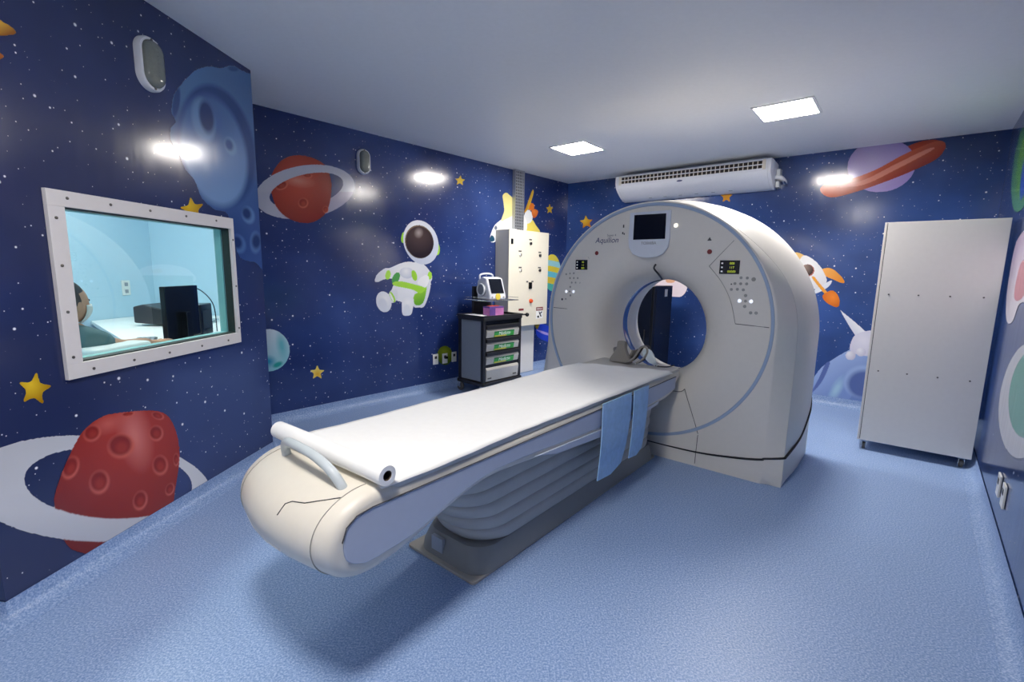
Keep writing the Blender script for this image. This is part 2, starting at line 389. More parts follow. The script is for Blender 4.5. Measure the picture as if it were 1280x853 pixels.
# window wall -----------------------------------------------------------
YL = (Y0, E1-.003)
planet = PO([(68, 636), (70, 612), (84, 575), (103, 540), (128, 521), (160, 515), (195, 514), (212, 523), (222, 548), (224, 575), (219, 610), (212, 640), (180, 672), (140, 692), (105, 692), (82, 680)])
ringp = EL(110, 611, 154, 66, 3); hole = EL(135, 604, 105, 44.5, 3)
lay = [(both(ringp, hole, True), LIN(0, 560, 60, 670, 'c4c6cd', 'dcdde2')), (planet, RAD(160, 545, 150, 'b8382a', '74160f', .9)),
       (EL(168, 545, 24, 50, -12, .9), FLAT('d9766c'), 1), (EL(135, 530, 26, 14, -20, .9), FLAT('cf5f52'), 1)]
for c in [(151, 558, 19, 17, -20), (115, 542, 13, 11, -35), (88, 585, 11, 17, 25), (124, 603, 14, 17, 15), (195, 542, 10, 11, 0), (200, 582, 11, 14, 0), (175, 626, 10, 14, 15), (220, 575, 4, 9, 0), (212, 612, 6, 9, 20), (197, 520, 9, 5, 20), (160, 518, 9, 3, -8)]:
    lay += crater(*c, '8a1d14', 'd0604f', 'a52e20')
lay += [(both(both(ringp, hole, True), lambda x, y: (y > 618).astype(float)), LIN(60, 640, 60, 680, 'cfd0d6', 'bfc1ca'))]
figure('painted_planet', wall_left, W1, lay, .0042, 1, YL)
moon = PO([(336, 84), (316, 92), (302, 88), (290, 82), (275, 85), (262, 83), (246, 87), (232, 98), (226, 106), (217, 118), (214, 140), (219, 152), (213, 160), (213, 176), (222, 190), (230, 210), (243, 226), (252, 248), (268, 262), (284, 268), (292, 300), (300, 322), (318, 328), (345, 330)], True)
lay = [(moon, LIN(235, 90, 320, 300, '5f86b4', '34508c')), (EL(236, 190, 30, 70, -10, .9), FLAT('33427c'), 1), (EL(285, 300, 30, 50, 0, .8), FLAT('2c4680'), 1),
       (EL(272, 182, 47, 82, -14, .10), FLAT('2f4c84'), 1), (EL(267, 188, 42, 76, -14, .14), LIN(250, 110, 290, 240, '4a6da5', '7a9dcb'), 1), (EL(262, 160, 32, 50, -12, .8), FLAT('4a6aa0'), 1),
       (EL(254, 150, 16, 32, -12, .25), FLAT('6f95c2'), 1), (EL(258, 146, 11, 25, -10, .35), FLAT('263f74'), 1),
       (EL(288, 183, 8, 14, -20, .3), FLAT('7ba0c8'), 1), (EL(286, 181, 6, 10, -20, .5), FLAT('3c5a93'), 1),
       (EL(310, 269, 9, 13, -20, .3), FLAT('5f82b8'), 1), (EL(308, 267, 7, 10, -20, .5), FLAT('22386c'), 1),
       (EL(298, 305, 10, 14, -20, .3), FLAT('4f72aa'), 1), (EL(296, 303, 8, 11, -20, .5), FLAT('20356a'), 1),
       (EL(319, 303, 8, 16, 0, .3), FLAT('5576ac'), 1), (EL(320, 302, 7, 12, 0, .5), FLAT('22386c'), 1),
       (EL(220, 128, 5, 22, 8, .3), FLAT('2f4c84'), 1), (EL(291, 86, 8, 4, 10, .4), FLAT('3f628f'), 1)]
figure('painted_moon', wall_left, W1, lay, .006, 1, YL)
figure('painted_star', wall_left, W1, [(PO(star_pts(240, 262, 15, -8), True), RAD(236, 256, 18, 'ecc61e', 'b98a10'))], .003, 1, YL)
figure('painted_star', wall_left, W1, [(PO(star_pts(43, 487, 21, 6), True), RAD(38, 481, 25, 'eec92a', 'a87a0c'))], .003, 1, YL)
figure('painted_comet', wall_left, W1, [(PO([(-12, 22), (8, 30), (20, 40), (12, 44), (-12, 42)]), LIN(0, 28, 6, 44, 'e8b23a', '9c5f14')), (PO([(-12, 60), (0, 66), (4, 72), (-12, 78)]), FLAT('b0642a'))], .004, 1, YL)
# far-left wall -----------------------------------------------------------
YL2 = (w2_start, yof(W2, cornerA)-.003)
rg = EL(381, 240, 63, 33, -9); hl = EL(383, 238, 47, 20, -13)
ball = PO([(338, 232), (341, 215), (353, 200), (371, 194), (392, 198), (407, 208), (414, 228), (412, 254), (404, 270), (386, 279), (362, 274), (345, 258)])
lay = [(both(rg, hl, True), LIN(330, 220, 440, 250, 'b7b9c6', 'a39bb0')), (ball, RAD(372, 225, 60, 'c04a30', '7c1d10')), (EL(372, 226, 24, 9, 10, .9), FLAT('d07a62'), 1)]
for c in [(379, 254, 7, 7, 0), (352, 232, 9, 6, -20), (384, 219, 7, 4, 15), (407, 262, 4, 5, 0)]: lay += crater(*c, '8c2413', 'd06648', 'a53a22')
lay += [(both(both(rg, hl, True), lambda x, y: (y < 240).astype(float)), LIN(330, 210, 440, 210, 'babcc8', 'b6b7c4'))]
figure('painted_planet', wall_far, W2, lay, .0045, 1, YL2)
A = lambda x, y: (460+x*.1642, 265+y*.1642)
def AP(*pts): return PO([A(*p) for p in pts])
def AE(cx, cy, rx, ry, rot=0, soft=0): x, y = A(cx, cy); return EL(x, y, rx*.1642, ry*.1642, rot, soft)
w0, w1_, gr, gd = 'f2f3f5', 'bcc4d6', 'a4dd42', '5da02c'
lay = [(AP((440, 480), (475, 500), (470, 600), (430, 715), (390, 728), (345, 715), (360, 600)), FLAT('d7dbe4')), (AP((360, 560), (445, 540), (420, 690), (352, 700)), LIN(*A(360, 560), *A(420, 700), gr, gd)),
       (AE(268, 195, 16, 42, 8), FLAT(gr)), (AE(527, 285, 20, 45, 0), FLAT(gr)),
       (AP((310, 380), (420, 400), (480, 470), (485, 520), (440, 560), (420, 590), (370, 620), (240, 680), (190, 640), (160, 620), (200, 560), (185, 510), (120, 515), (75, 535), (50, 525), (75, 470), (130, 430), (170, 425), (240, 395)), RAD(*A(290, 430), 60, w0, 'c6cbd8')),
       (AP((195, 560), (330, 590), (350, 640), (300, 690), (200, 660)), FLAT('e6e9ef')),
       (AE(212, 505, 26, 48, 25), FLAT('3f9c46')), (AE(295, 465, 55, 42, 10), RAD(*A(290, 450), 12, w0, w1_)), (AE(352, 485, 20, 42, -15), FLAT(gr)),
       (AP((195, 535), (260, 530), (400, 565), (440, 580), (400, 620), (330, 590), (200, 562)), FLAT(gr)), (AE(152, 480, 20, 36, 10), FLAT(gr)), (AE(470, 485, 16, 30, 0), FLAT(gr)),
       (AP((390, 510), (440, 480), (465, 510), (440, 575), (400, 560), (375, 545)), FLAT(w0)),
       (AP((160, 620), (215, 590), (225, 650), (200, 690), (160, 680)), FLAT('dfe3ea')), (AE(185, 650, 16, 44, -25), FLAT(gr)), (AE(180, 650, 7, 36, -25), FLAT(w0)),
       (AE(120, 685, 58, 80, -12), RAD(*A(130, 660), 18, w0, 'cfd5e2')), (AE(112, 705, 38, 55, -12, .3), FLAT('d9dde8'), 1),
       (AP((262, 660), (300, 640), (345, 660), (340, 740), (322, 785), (275, 790), (258, 760)), RAD(*A(300, 690), 18, w0, 'cfd5e2')), (AE(295, 740, 28, 40, 0, .3), FLAT('dde1ea'), 1),
       (AE(402, 232, 130, 172, -18), RAD(*A(350, 130), 34, 'fbfbfc', 'ccd3e3')), (AE(390, 228, 108, 128, -14), FLAT('7d6a55'), 1), (AE(393, 232, 104, 122, -14), RAD(*A(380, 180), 24, '5a4844', '2c2226')), (AE(385, 160, 38, 45, 10, .9), FLAT('a99c98'), 1)]
figure('painted_astronaut', wall_far, W2, lay, .005, 1, YL2)
figure('painted_star', wall_far, W2, [(PO(star_pts(575, 226, 6.5, 5), True), FLAT('d9b83a'))], .005, 1, YL2)
figure('painted_star', wall_far, W2, [(PO(star_pts(396.5, 466, 9, 0), True), RAD(397, 468, 8, 'e0a81c', 'f2dd6a'))], .003, 1, YL2)
figure('painted_star', wall_far, W2, [(PO(star_pts(687, 261.5, 6.5, 0, sx=.7), True), FLAT('c9a628'))], .006, 1, YL2)
lay = [(EL(335, 438, 27, 26.5), LIN(330, 415, 355, 460, 'c9d6e0', '7fc3cf')), (EL(352, 432, 8, 20, -10, .8), FLAT('6cb8c4'), 1), (EL(335, 452, 12, 9, 0, .8), FLAT('2e8fb0'), 1), (EL(347, 456, 8, 4, -25, .5), FLAT('2f9c96'), 1)]
figure('painted_planet', wall_far, W2, lay, .004, 1, YL2)
R = lambda x, y: (600+x*.0938, 225+y*.0938)
def RP(*pts): return PO([R(*p) for p in pts])
lay = [(RP((470, 660), (590, 420), (690, 150), (715, 160), (690, 260), (640, 400), (560, 470)), LIN(*R(640, 250), *R(690, 260), 'c08a1e', 'e8c24a')),
       (RP((560, 690), (580, 560), (690, 530), (740, 600), (800, 700), (700, 740)), FLAT('f6e36a')), (RP((570, 560), (600, 440), (650, 400), (700, 470), (680, 560), (600, 590)), FLAT('eceff2')),
       (RP((650, 380), (680, 310), (720, 330), (715, 390), (680, 410)), FLAT('e0782a')), (RP((685, 430), (720, 390), (770, 410), (760, 470), (715, 510)), RAD(*R(720, 420), 10, 'f08a3a', 'b84a1a')),
       (RP((130, 810), (150, 700), (200, 600), (280, 530), (450, 400), (600, 500), (600, 700), (300, 760), (190, 830)), LIN(*R(200, 600), *R(400, 640), 'e9edf6', 'ffffff')),
       (RP((300, 210), (340, 170), (380, 190), (470, 290), (470, 440), (330, 530), (280, 540), (320, 420), (310, 290)), LIN(*R(340, 200), *R(380, 500), 'f2e690', 'fbf1a8')),
       (RP((125, 800), (150, 740), (185, 760), (190, 810), (150, 825)), FLAT('1f4a66')), (RP((190, 630), (215, 610), (230, 650), (200, 665)), FLAT('6c7688'))]
figure('painted_rocket', wall_far, W2, lay, .006, 1, YL2)
gp = EL(690, 341, 11, 23, 0)
lay = [(gp, FLAT('57b7a6'))] + [(both(gp, EL(690, yy, 18, 4, 12)), FLAT(cc)) for yy, cc in ((322, 'ead94a'), (330, '9fd8dc'), (337, 'e6d23c'), (344, '6cc7d8'), (351, 'd8c23a'))]
figure('painted_planet', wall_far, W2, lay, .006, 1, YL2)
figure('painted_planet', wall_far, W2, [(EL(556, 444.5, 9.5, 12), RAD(556, 440, 13, '9fae2a', '4f6a1c')), (EL(556, 448, 5, 7, 0, .5), FLAT('5f5a20'), 1)], .004, 1, YL2)
figure('painted_spaceship', wall_far, W2, [(PO([(670, 410), (673, 404), (692, 412), (693, 428), (680, 426), (671, 420)]), FLAT('2f4bd0')), (PO([(671, 413), (674, 413), (692, 419), (692, 421), (680, 418)]), FLAT('b8a8f0')), (PO([(668, 404), (676, 402), (674, 407), (671, 412)]), FLAT('8d7c20'))], .006, 1, YL2)
# back wall -----------------------------------------------------------
YB = (yof(WB, cornerB)+.003, yof(WB, cornerA)-.003)
figure('painted_star', wall_back, WB, [(PO(star_pts(733, 278, 8.5, -5), True), RAD(730, 274, 10, 'efc93a', 'c07a18'))], .005, -1, YB)
figure('painted_star', wall_back, WB, [(PO(star_pts(908, 246, 8, 0), True), FLAT('c98a1c'))], .005, -1, YB)
figure('painted_planet', wall_back, WB, [(PO([(796, 362), (804, 348), (822, 342), (842, 343), (856, 349), (859, 360), (853, 370), (843, 371), (820, 368)]), FLAT('e6d8e0')), (EL(838, 351, 6, 3), FLAT('d9a888'), 1)], .006, -1, YB)
sp = EL(1102, 207, 43, 33, -10); rngp = PO([(1026, 240), (1030, 231), (1060, 225), (1095, 212), (1130, 193), (1160, 180), (1176, 176), (1182, 182), (1172, 198), (1140, 214), (1105, 228), (1070, 240), (1040, 247)])
lay = [(PO([(1133, 184), (1160, 175), (1180, 178), (1178, 190), (1150, 196), (1136, 194)]), LIN(1130, 184, 1180, 184, 'b43a1c', '9c3a20')), (PO([(1138, 190), (1158, 182), (1152, 186), (1140, 196)]), FLAT('6c1c10')), (sp, RAD(1090, 200, 52, 'bfaed2', '9a86c4')),
       (rngp, LIN(1095, 200, 1110, 228, 'd8663e', '8e2a16')), (PO([(1045, 234), (1080, 225), (1120, 205), (1160, 186), (1165, 188), (1120, 212), (1080, 231)]), FLAT('d9826a'))]
figure('painted_planet', wall_back, WB, lay, .005, -1, YB)
K = lambda x, y: (985+x*.0938, 310+y*.0938)
def KP(*pts): return PO([K(*p) for p in pts])
lay = [(KP((60, 100), (110, 60), (200, 90), (230, 130), (120, 190)), FLAT('e8bd72')), (KP((450, 290), (560, 270), (660, 330), (740, 420), (750, 470), (690, 460), (600, 420), (510, 380)), LIN(*K(500, 300), *K(700, 450), 'f0a850', 'dd8a28')),
       (KP((330, 580), (560, 440), (575, 475), (510, 540), (365, 612)), FLAT('dfe2ea')), (KP((0, 40), (120, 180), (210, 100), (330, 150), (440, 260), (510, 400), (500, 470), (340, 555), (200, 520), (0, 300)), RAD(*K(260, 220), 36, 'f4f3f1', 'd9d7dc')),
       (EL(*K(262, 300), 8.3, 7.6), FLAT('b4675a')), (EL(*K(260, 296), 7.2, 6.9), RAD(*K(220, 250), 13, '9a8478', '2a1c1e')),
       (KP((320, 400), (350, 385), (420, 470), (520, 590), (480, 600), (410, 520)), FLAT('e9a03c')), (KP((460, 640), (520, 590), (600, 570), (670, 640), (690, 740), (660, 790), (580, 770), (490, 710)), RAD(*K(600, 660), 12, 'f08a2a', 'd06a1c'))]
figure('painted_rocket', wall_back, WB, lay, .005, -1, YB)
Q = lambda x, y: (1000+x*.1524, 380+y*.1524)
def QP(*pts): return PO([Q(*p) for p in pts])
lay = [(QP((60, 900), (60, 720), (100, 630), (160, 540), (230, 480), (380, 390), (500, 330), (760, 330), (800, 900)), LIN(*Q(200, 480), *Q(400, 800), '9fb6e2', '6d86bf')),
       (QP((90, 730), (150, 620), (210, 490), (245, 490), (190, 620), (130, 700)), FLAT('5a6ca8')), (QP((230, 740), (300, 640), (420, 560), (420, 760), (330, 780)), FLAT('7f98cf')),
       (EL(*Q(300, 700), 8, 22, 30, .8), FLAT('a8cbe0'), 1), (EL(*Q(510, 640), 25, 22, 0, .15), FLAT('9db4de'), 1), (EL(*Q(520, 660), 23, 20, 0, .3), FLAT('5468a4'), 1),
       (QP((335, 62), (360, 75), (540, 235), (480, 270), (440, 240)), LIN(*Q(400, 200), *Q(460, 160), 'd9dbe6', 'f2f2f7')), (QP((440, 270), (500, 235), (600, 220), (720, 260), (720, 420), (560, 430), (430, 400), (410, 350)), RAD(*Q(520, 300), 30, 'e9e6f0', 'c9c6da')),
       (EL(*Q(415, 425), 6.3, 5.6), RAD(*Q(400, 410), 9, 'f2f0f5', 'c6c2d4')), (EL(*Q(500, 395), 6, 5.5), RAD(*Q(490, 380), 9, 'f2f0f5', 'c6c2d4'))]
figure('painted_moon', wall_back, WB, lay, .005, -1, YB)
# right wall -----------------------------------------------------------
YR = (1.0, yof(WR, cornerB)-.003)
figure('painted_comet', wall_right, WR, [(EL(1283, 200, 15, 66, 10), FLAT('4f8f5c')), (EL(1285, 198, 11, 55, 10), FLAT('5f9c20')), (EL(1285, 200, 5, 52, 10), FLAT('2f4fb0'))], .006, -1, YR)
figure('painted_spaceship', wall_right, WR, [(PO([(1258, 380), (1262, 345), (1272, 300), (1290, 290), (1290, 370), (1275, 380), (1266, 402), (1259, 402)]), LIN(1262, 300, 1280, 380, 'b8a4c0', 'd8d2dc')), (PO([(1268, 372), (1276, 330), (1286, 330), (1280, 370)]), FLAT('c06a78'))], .006, -1, YR)
figure('painted_planet', wall_right, WR, [(EL(1284, 500, 34, 74, 8), FLAT('cfd0d8')), (EL(1288, 492, 26, 56, 8), FLAT('4fa592'))], .006, -1, YR)
# ================================================================= materials for the objects
M['shell'] = mat('scanner_shell', 'dedad2', .38)
M['shell2'] = mat('scanner_side_shell', 'd6d3cd', .4)
M['trim'] = mat('blue_grey_trim', '9cb0cb', .35)
M['bib'] = mat('pale_blue_plastic', 'd3d9e4', .3)
M['black'] = mat('black_plastic', '0d0f14', .25)
M['screen'] = mat('dark_screen', '10141f', .08)
M['seam'] = mat('dark_seam', '3a3a3e', .7)
M['seamblk'] = mat('black_gap', '15151a', .6)
M['seaml'] = mat('pale_seam', '9a9890', .6)
M['band'] = mat('bore_window_film', '3c5f9c', .06, spec=.9, coat=1)
M['btn'] = mat('grey_button', '9c9c98', .5)
M['led'] = mat('lit_key', 'ffffff', .4, emit='dfe8ff', estr=.9)
M['ledw'] = mat('lit_lamp', 'ffffff', .4, emit='fff6dd', estr=1.2)
M['digit'] = mat('green_yellow_digits', 'c8d838', .4, emit='c4d83a', estr=.45)
M['whitemark'] = mat('white_mark', 'e8e8e8', .5, emit='dddddd', estr=.15)
M['redmark'] = mat('dark_red_mark', '7a1f24', .5)
M['logo'] = mat('navy_lettering', '2a3566', .5)
M['greytext'] = mat('grey_lettering', '77777e', .5)
M['beige'] = mat('couch_cover', 'e0dacd', .42)
M['panel'] = mat('blue_grey_side_panel', 'b3bccf', .42)
M['cradle'] = mat('grey_cradle', 'cfccc6', .5)
M['bellow'] = mat('grey_bellows_vinyl', 'b9b7b3', .55, noise=.1, nscale=9)
M['plinth'] = mat('dark_grey_plinth', '8b8b89', .45)
M['plate'] = mat('beige_floor_plate', 'b3aca2', .55)
M['handle'] = mat('pale_grey_handle', 'c3ccd0', .4)
M['paper'] = mat('white_paper', 'f3f3f1', .75, bump=.15, bscale=14)
M['core'] = mat('cardboard_core', '4b3f35', .8)
M['strap'] = mat('blue_padded_cloth', 'a3c8ee', .8, noise=.18, nscale=26, bump=1.0, bscale=38)
M['foam'] = mat('grey_foam', '8b8884', .8)
M['clear'] = mat('clear_plastic', 'c9d6dc', .12, spec=.8)
M['cable'] = mat('dark_cable', '34353a', .5)
M['lens'] = mat('lamp_glass', '7c8074', .12, noise=.25, nscale=40, coat=1)
M['chrome'] = mat('chrome', 'c8c8c8', .15, 1.0)
M['rubber'] = mat('grey_rubber', '5b5a58', .6)
M['cartgrey'] = mat('cart_side_grey', '8f969e', .45)
M['cartblk'] = mat('cart_black_frame', '26262a', .4)
M['drawer'] = mat('pale_drawer', 'c2bfb8', .35)
M['green'] = mat('green_label', '3fae4c', .5)
M['greend'] = mat('dark_green_label', '1c6e44', .5)
M['yellow'] = mat('yellow_mark', 'e2d94a', .5)
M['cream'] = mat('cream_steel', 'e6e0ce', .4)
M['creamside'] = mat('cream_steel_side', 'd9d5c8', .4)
M['galv'] = mat('galvanised_steel', 'b9bdc2', .35, .5)
M['pink'] = mat('pink_carton', 'd886c8', .5, noise=.25, nscale=25)
M['purple'] = mat('purple_carton', '6a4a9c', .5, noise=.3, nscale=30)
M['orange'] = mat('orange_mark', 'e2562a', .4)
M['yel'] = mat('yellow_disc', 'e6cf4e', .4)
M['wirem'] = mat('shelf_wire', 'b6bcc0', .25, .9)
M['cab'] = mat('white_cabinet_steel', 'dddbd7', .45)
M['acw'] = mat('white_ac_casing', 'e2e4ea', .35)
M['acin'] = mat('ac_dark_inside', '241b16', .7)
M['acbadge'] = mat('navy_badge', '26336c', .4)
M['slat'] = mat('cream_slats', 'd9d2c4', .45)
M['desk'] = mat('white_desk', 'eef0ec', .4)
M['skin'] = mat('skin', 'c9977a', .55)
M['hair'] = mat('dark_hair', '241f1e', .6, noise=.4, nscale=60)
M['shirt'] = mat('teal_grey_shirt', '4f6f72', .8, noise=.1, nscale=30)
M['sleeve'] = mat('grey_trousers', '3b4450', .8)
M['maskm'] = mat('white_mask', 'e6e9e6', .7)
M['outletw'] = mat('white_outlet', 'e9e8e2', .35)
M['frame'] = mat('lamp_frame_white', 'ececec', .4)
glow = bpy.data.materials.new('led_panel'); glow.use_nodes = True
_n = glow.node_tree.nodes; _n.remove(_n['Principled BSDF']); _e = _n.new('ShaderNodeEmission'); _e.inputs['Strength'].default_value = LIGHT; _e.inputs['Color'].default_value = LCOL
glow.node_tree.links.new(_e.outputs['Emission'], _n['Material Output'].inputs['Surface'])
glass = bpy.data.materials.new('tinted_glass'); glass.use_nodes = True
_t = glass.node_tree; _n = _t.nodes; _n.remove(_n['Principled BSDF'])
_a = _n.new('ShaderNodeBsdfTransparent'); _a.inputs['Color'].default_value = (.87, .95, .95, 1); _b = _n.new('ShaderNodeBsdfGlossy'); _b.inputs['Roughness'].default_value = .015
_f = _n.new('ShaderNodeFresnel'); _f.inputs['IOR'].default_value = 1.8; _x = _n.new('ShaderNodeMixShader')
_g2 = _n.new('ShaderNodeNewGeometry'); _m1 = _n.new('ShaderNodeMath'); _m1.operation = 'SUBTRACT'; _m1.inputs[0].default_value = 1; _t.links.new(_g2.outputs['Backfacing'], _m1.inputs[1])
_m2 = _n.new('ShaderNodeMath'); _m2.operation = 'MULTIPLY'; _t.links.new(_f.outputs['Fac'], _m2.inputs[0]); _t.links.new(_m1.outputs['Value'], _m2.inputs[1]); _t.links.new(_m2.outputs['Value'], _x.inputs['Fac']); _t.links.new(_a.outputs['BSDF'], _x.inputs[1]); _t.links.new(_b.outputs['BSDF'], _x.inputs[2])
_t.links.new(_x.outputs['Shader'], _n['Material Output'].inputs['Surface'])

# ================================================================= ceiling lights
def ceiling_light(x, y, label, fr=FT, s=.205):
    t = thing('ceiling_light', label, 'ceiling light', fr, x, y, H-.0, group='square ceiling light panels')
    b = MB(); o, i = s+.014, s-.004
    for a in ((-o, o, -o, -i), (-o, o, i, o), (-o, -i, -i, i), (i, o, -i, i)): b.box(*a, -.012, -.001)
    b.build('frame', M['frame'], t)
    MB().box(-i, i, -i, i, -.008, -.002).build('diffuser', glow, t, smooth=0)
    return t
ceiling_light(-1.31, 4.515, 'lit square ceiling light panel left of the air conditioner')
ceiling_light(.68, 4.489, 'lit square ceiling light panel in front of the air conditioner, above the white cabinet')
ceiling_light(.76, .22, 'lit square ceiling light panel near the couch tail, overhead of the viewer')
ceiling_light(-1.1, 3.0, 'lit ceiling light panel inside the control room behind the glass', W1, .2)

# ================================================================= CT scanner gantry
def gantry():
    g = thing('ct_scanner', 'large white round CT scanner gantry with open bore and blue-grey front ring', 'CT scanner', FT, .035, 3.47)
    N = 192; ZC = 1.03; AX = 1.065; ZA = .965; ZR = 1.056
    def cast(poly, a):
        d = (math.cos(a), math.sin(a)); best = 0
        n = len(poly)
        for i in range(n):
            x1, y1 = poly[i]; x2, y2 = poly[(i+1) % n]; y1 -= ZC; y2 -= ZC
            ex, ey = x2-x1, y2-y1; den = d[0]*ey - d[1]*ex
            if abs(den) < 1e-9: continue
            t = (x1*ey - y1*ex)/den; u = (x1*d[1] - y1*d[0])/den
            if t > 0 and -1e-6 <= u <= 1+1e-6: best = max(best, t)
        return best
    arch = lambda r, zc, rz: [(-r, 0), (r, 0)] + [(r*math.cos(PI*k/90), zc+rz*math.sin(PI*k/90)) for k in range(91)]
    angs = [2*PI*k/N for k in range(N)]
    rb = [cast(arch(AX, ZA, AX), a) for a in angs]; rf = [cast(arch(.913, ZR, .913), a) for a in angs]
    wd = [1.0 if math.sin(a) < .25 else .5+.5*math.cos(PI*min(1, (math.sin(a)-.25)/.70)) for a in angs]
    rw = [cast([(-1.036, 0), (1.036, 0)] + arch(1.012, 1.0, .975)[2:], a) for a in angs]
    rc = [max(rf[i]+.004, rf[i]+(rw[i]-rf[i])*wd[i]) for i in range(N)]
    dc = []
    for i, a in enumerate(angs):
        z = ZC+rc[i]*math.sin(a); dc.append((.02+.15*wd[i])*(.14+.86*min(1, max(0, (z-.15)/.75))))
    def circ(r, zc, y): return [(r*math.cos(a), y, zc+r*math.sin(a)) for a in angs]
    def sec2(rr, yy, ins=0): return [((rr[i]-ins)*math.cos(a), yy[i] if isinstance(yy, list) else yy, ZC+(rr[i]-ins)*math.sin(a)) for i, a in enumerate(angs)]
    mixr = lambda f: [rc[i]+(rb[i]-rc[i])*f for i in range(N)]
    dD = [.42+.18*max(0, math.sin(a)) for a in angs]
    mixd = lambda f: [dc[i]+.005+(dD[i]-dc[i]-.005)*f for i in range(N)]
    rings = [circ(.902, ZR, 0.006), circ(.902, ZR, 0), sec2(rf, 0), sec2([rf[i]+(rc[i]-rf[i])*.10 for i in range(N)], [d*.05 for d in dc]), sec2([rf[i]+(rc[i]-rf[i])*.93 for i in range(N)], [d*.90 for d in dc]), sec2(rc, dc)]
    MB().loft(rings, caps=False).build('front_shell', M['shell'], g, smooth=50)
    r2 = [sec2(rc, [d+.004 for d in dc], .003), sec2(mixr(.02), mixd(0.0)), sec2(mixr(.5), mixd(.33)), sec2(mixr(.82), mixd(.62)), sec2(rb, mixd(1.0)), sec2(rb, .80), sec2(rb, .85, .02), sec2(rb, .88, .06), circ(.62, 1.0, .88), circ(.46, 1.0, .85), circ(.42, 1.0, .78), circ(.395, 1.0, .60), circ(.385, 1.0, .48)]
    MB().loft(r2, caps=False).build('rear_shell', M['shell2'], g, smooth=50)
    MB().loft([sec2(rc, [d-.0005 for d in dc], .0015), sec2(rc, [d+.005 for d in dc], .0015)], caps=False).build('shell_seam', M['seam'], g)
    MB().loft([circ(.903, ZR, -.001), circ(.901, ZR, -.006), circ(.883, ZR, -.006), circ(.880, ZR, .002)], caps=False).build('ring_trim', M['trim'], g, smooth=40)
    prof = [(.8805, .003), (.80, 0), (.72, 0), (.66, .004), (.60, .014), (.54, .034), (.49, .064), (.45, .105), (.42, .16), (.40, .24), (.388, .33), (.385, .40)]
    fc = [circ(r, 1.0+.056*min(1, max(0, (r-.46)/.42)), y) for r, y in prof]
    MB().loft(fc, caps=False).build('front_face', M['shell'], g, smooth=60)
    MB().loft([circ(.3855, 1.0, .395), circ(.384, 1.0, .41), circ(.384, 1.0, .475), circ(.3855, 1.0, .49)], caps=False).build('bore_window', M['band'], g, smooth=60)
    def faceY(x, z):
        r = math.hypot(x, z-1.04)
        P = prof[::-1]
        for (r0, y0), (r1, y1) in zip(P, P[1:]):
            if r0 <= r <= r1: return y0+(y1-y0)*(r-r0)/(r1-r0)
        return 0
    def onface(pts, off=.0012): return [(x, faceY(x, z)-off, z) for x, z in pts]
    # display bib and screen at the top
    bib = [(-.135, 1.895), (.19, 1.897), (.192, 1.70), (.185, 1.63), (.15, 1.58), (.10, 1.556), (.03, 1.548), (-.04, 1.556), (-.10, 1.58), (-.132, 1.63), (-.14, 1.70)]
    MB().prism([(p[0], p[1]) for p in bib], -.008, .006, 'y').build('display_surround', M['bib'], g, bevel=.004)
    MB().prism([(-.098, 1.688), (.158, 1.688), (.155, 1.874), (-.098, 1.876)], -.0105, -.004, 'y').build('display_screen', M['screen'], g, bevel=.002)
    text_mesh('maker_lettering', 'TOSHIBA', .030, M['greytext'], g, (.03, -.0092, 1.650))
    text_mesh('model_lettering', 'Aquilion', .062, M['logo'], g, (-.332, -.0012, 1.672), shear=.2)
    text_mesh('model_lettering', 'Super 4', .026, M['greytext'], g, (-.290, -.0012, 1.722))
    def disc(name, x, z, r, m, th=.004, n=20):
        y = faceY(x, z)
        return MB().lathe([(r, -th), (r*.9, -th*1.4), (0.0005, -th*1.4)], (x, y+.001, z), 'y', n).build(name, m, g)
    disc('indicator_lamp', .231, 1.783, .015, M['ledw']); disc('indicator_lamp', .005, 1.598, .012, M['led'], .0095)
    for x in (-.419, .484): disc('stop_button', x, 1.59, .017, M['redmark'])
    MB().prism([(.462, 1.667), (.492, 1.667), (.477, 1.692)], -.0015, .001, 'y').build('laser_mark', M['seam'], g, smooth=0)
    MB().box(-.193, -.183, -.002, .001, 1.785, 1.808).build('small_mark', M['seam'], g, smooth=0)
    MB().box(-.198, -.188, -.002, .001, 1.735, 1.752).box(-.184, -.176, -.002, .001, 1.730, 1.744).build('small_mark', M['seam'], g, smooth=0)
    # control panels
    def display(x0, x1, z0, z1, rows):
        d = MB().prism([(x0, z0), (x1, z0), (x1, z1), (x0, z1)], -.003, .003, 'y').build('readout', M['screen'], g)
        h = (z1-z0)
        for k, tx in enumerate(rows):
            text_mesh('digits', tx, h*.23, M['digit'], d, ((x0+x1)/2+.015, -.0036, z1-h*(.30+.30*k)), ext=.0002)
            MB().box(x0+.010, x0+.022, -.0036, -.003, z1-h*(.27+.30*k), z1-h*(.27+.30*k)+.010).build('row_mark', M['whitemark'], d, smooth=0)
    display(.560, .690, 1.437, 1.530, ['000', '117', '00000']); display(-.618, -.503, 1.452, 1.535, ['00', '1.1', '000'])
    def px(x, y): 
        D = ray((x, y)); t = (3.47-0)/(D @ FT.t); X = EYEV+t*D-FT.o; return float(X @ FT.n), float(X[2])
    kk = lambda x, y: px(890+x*.0997, 315+y*.0997)
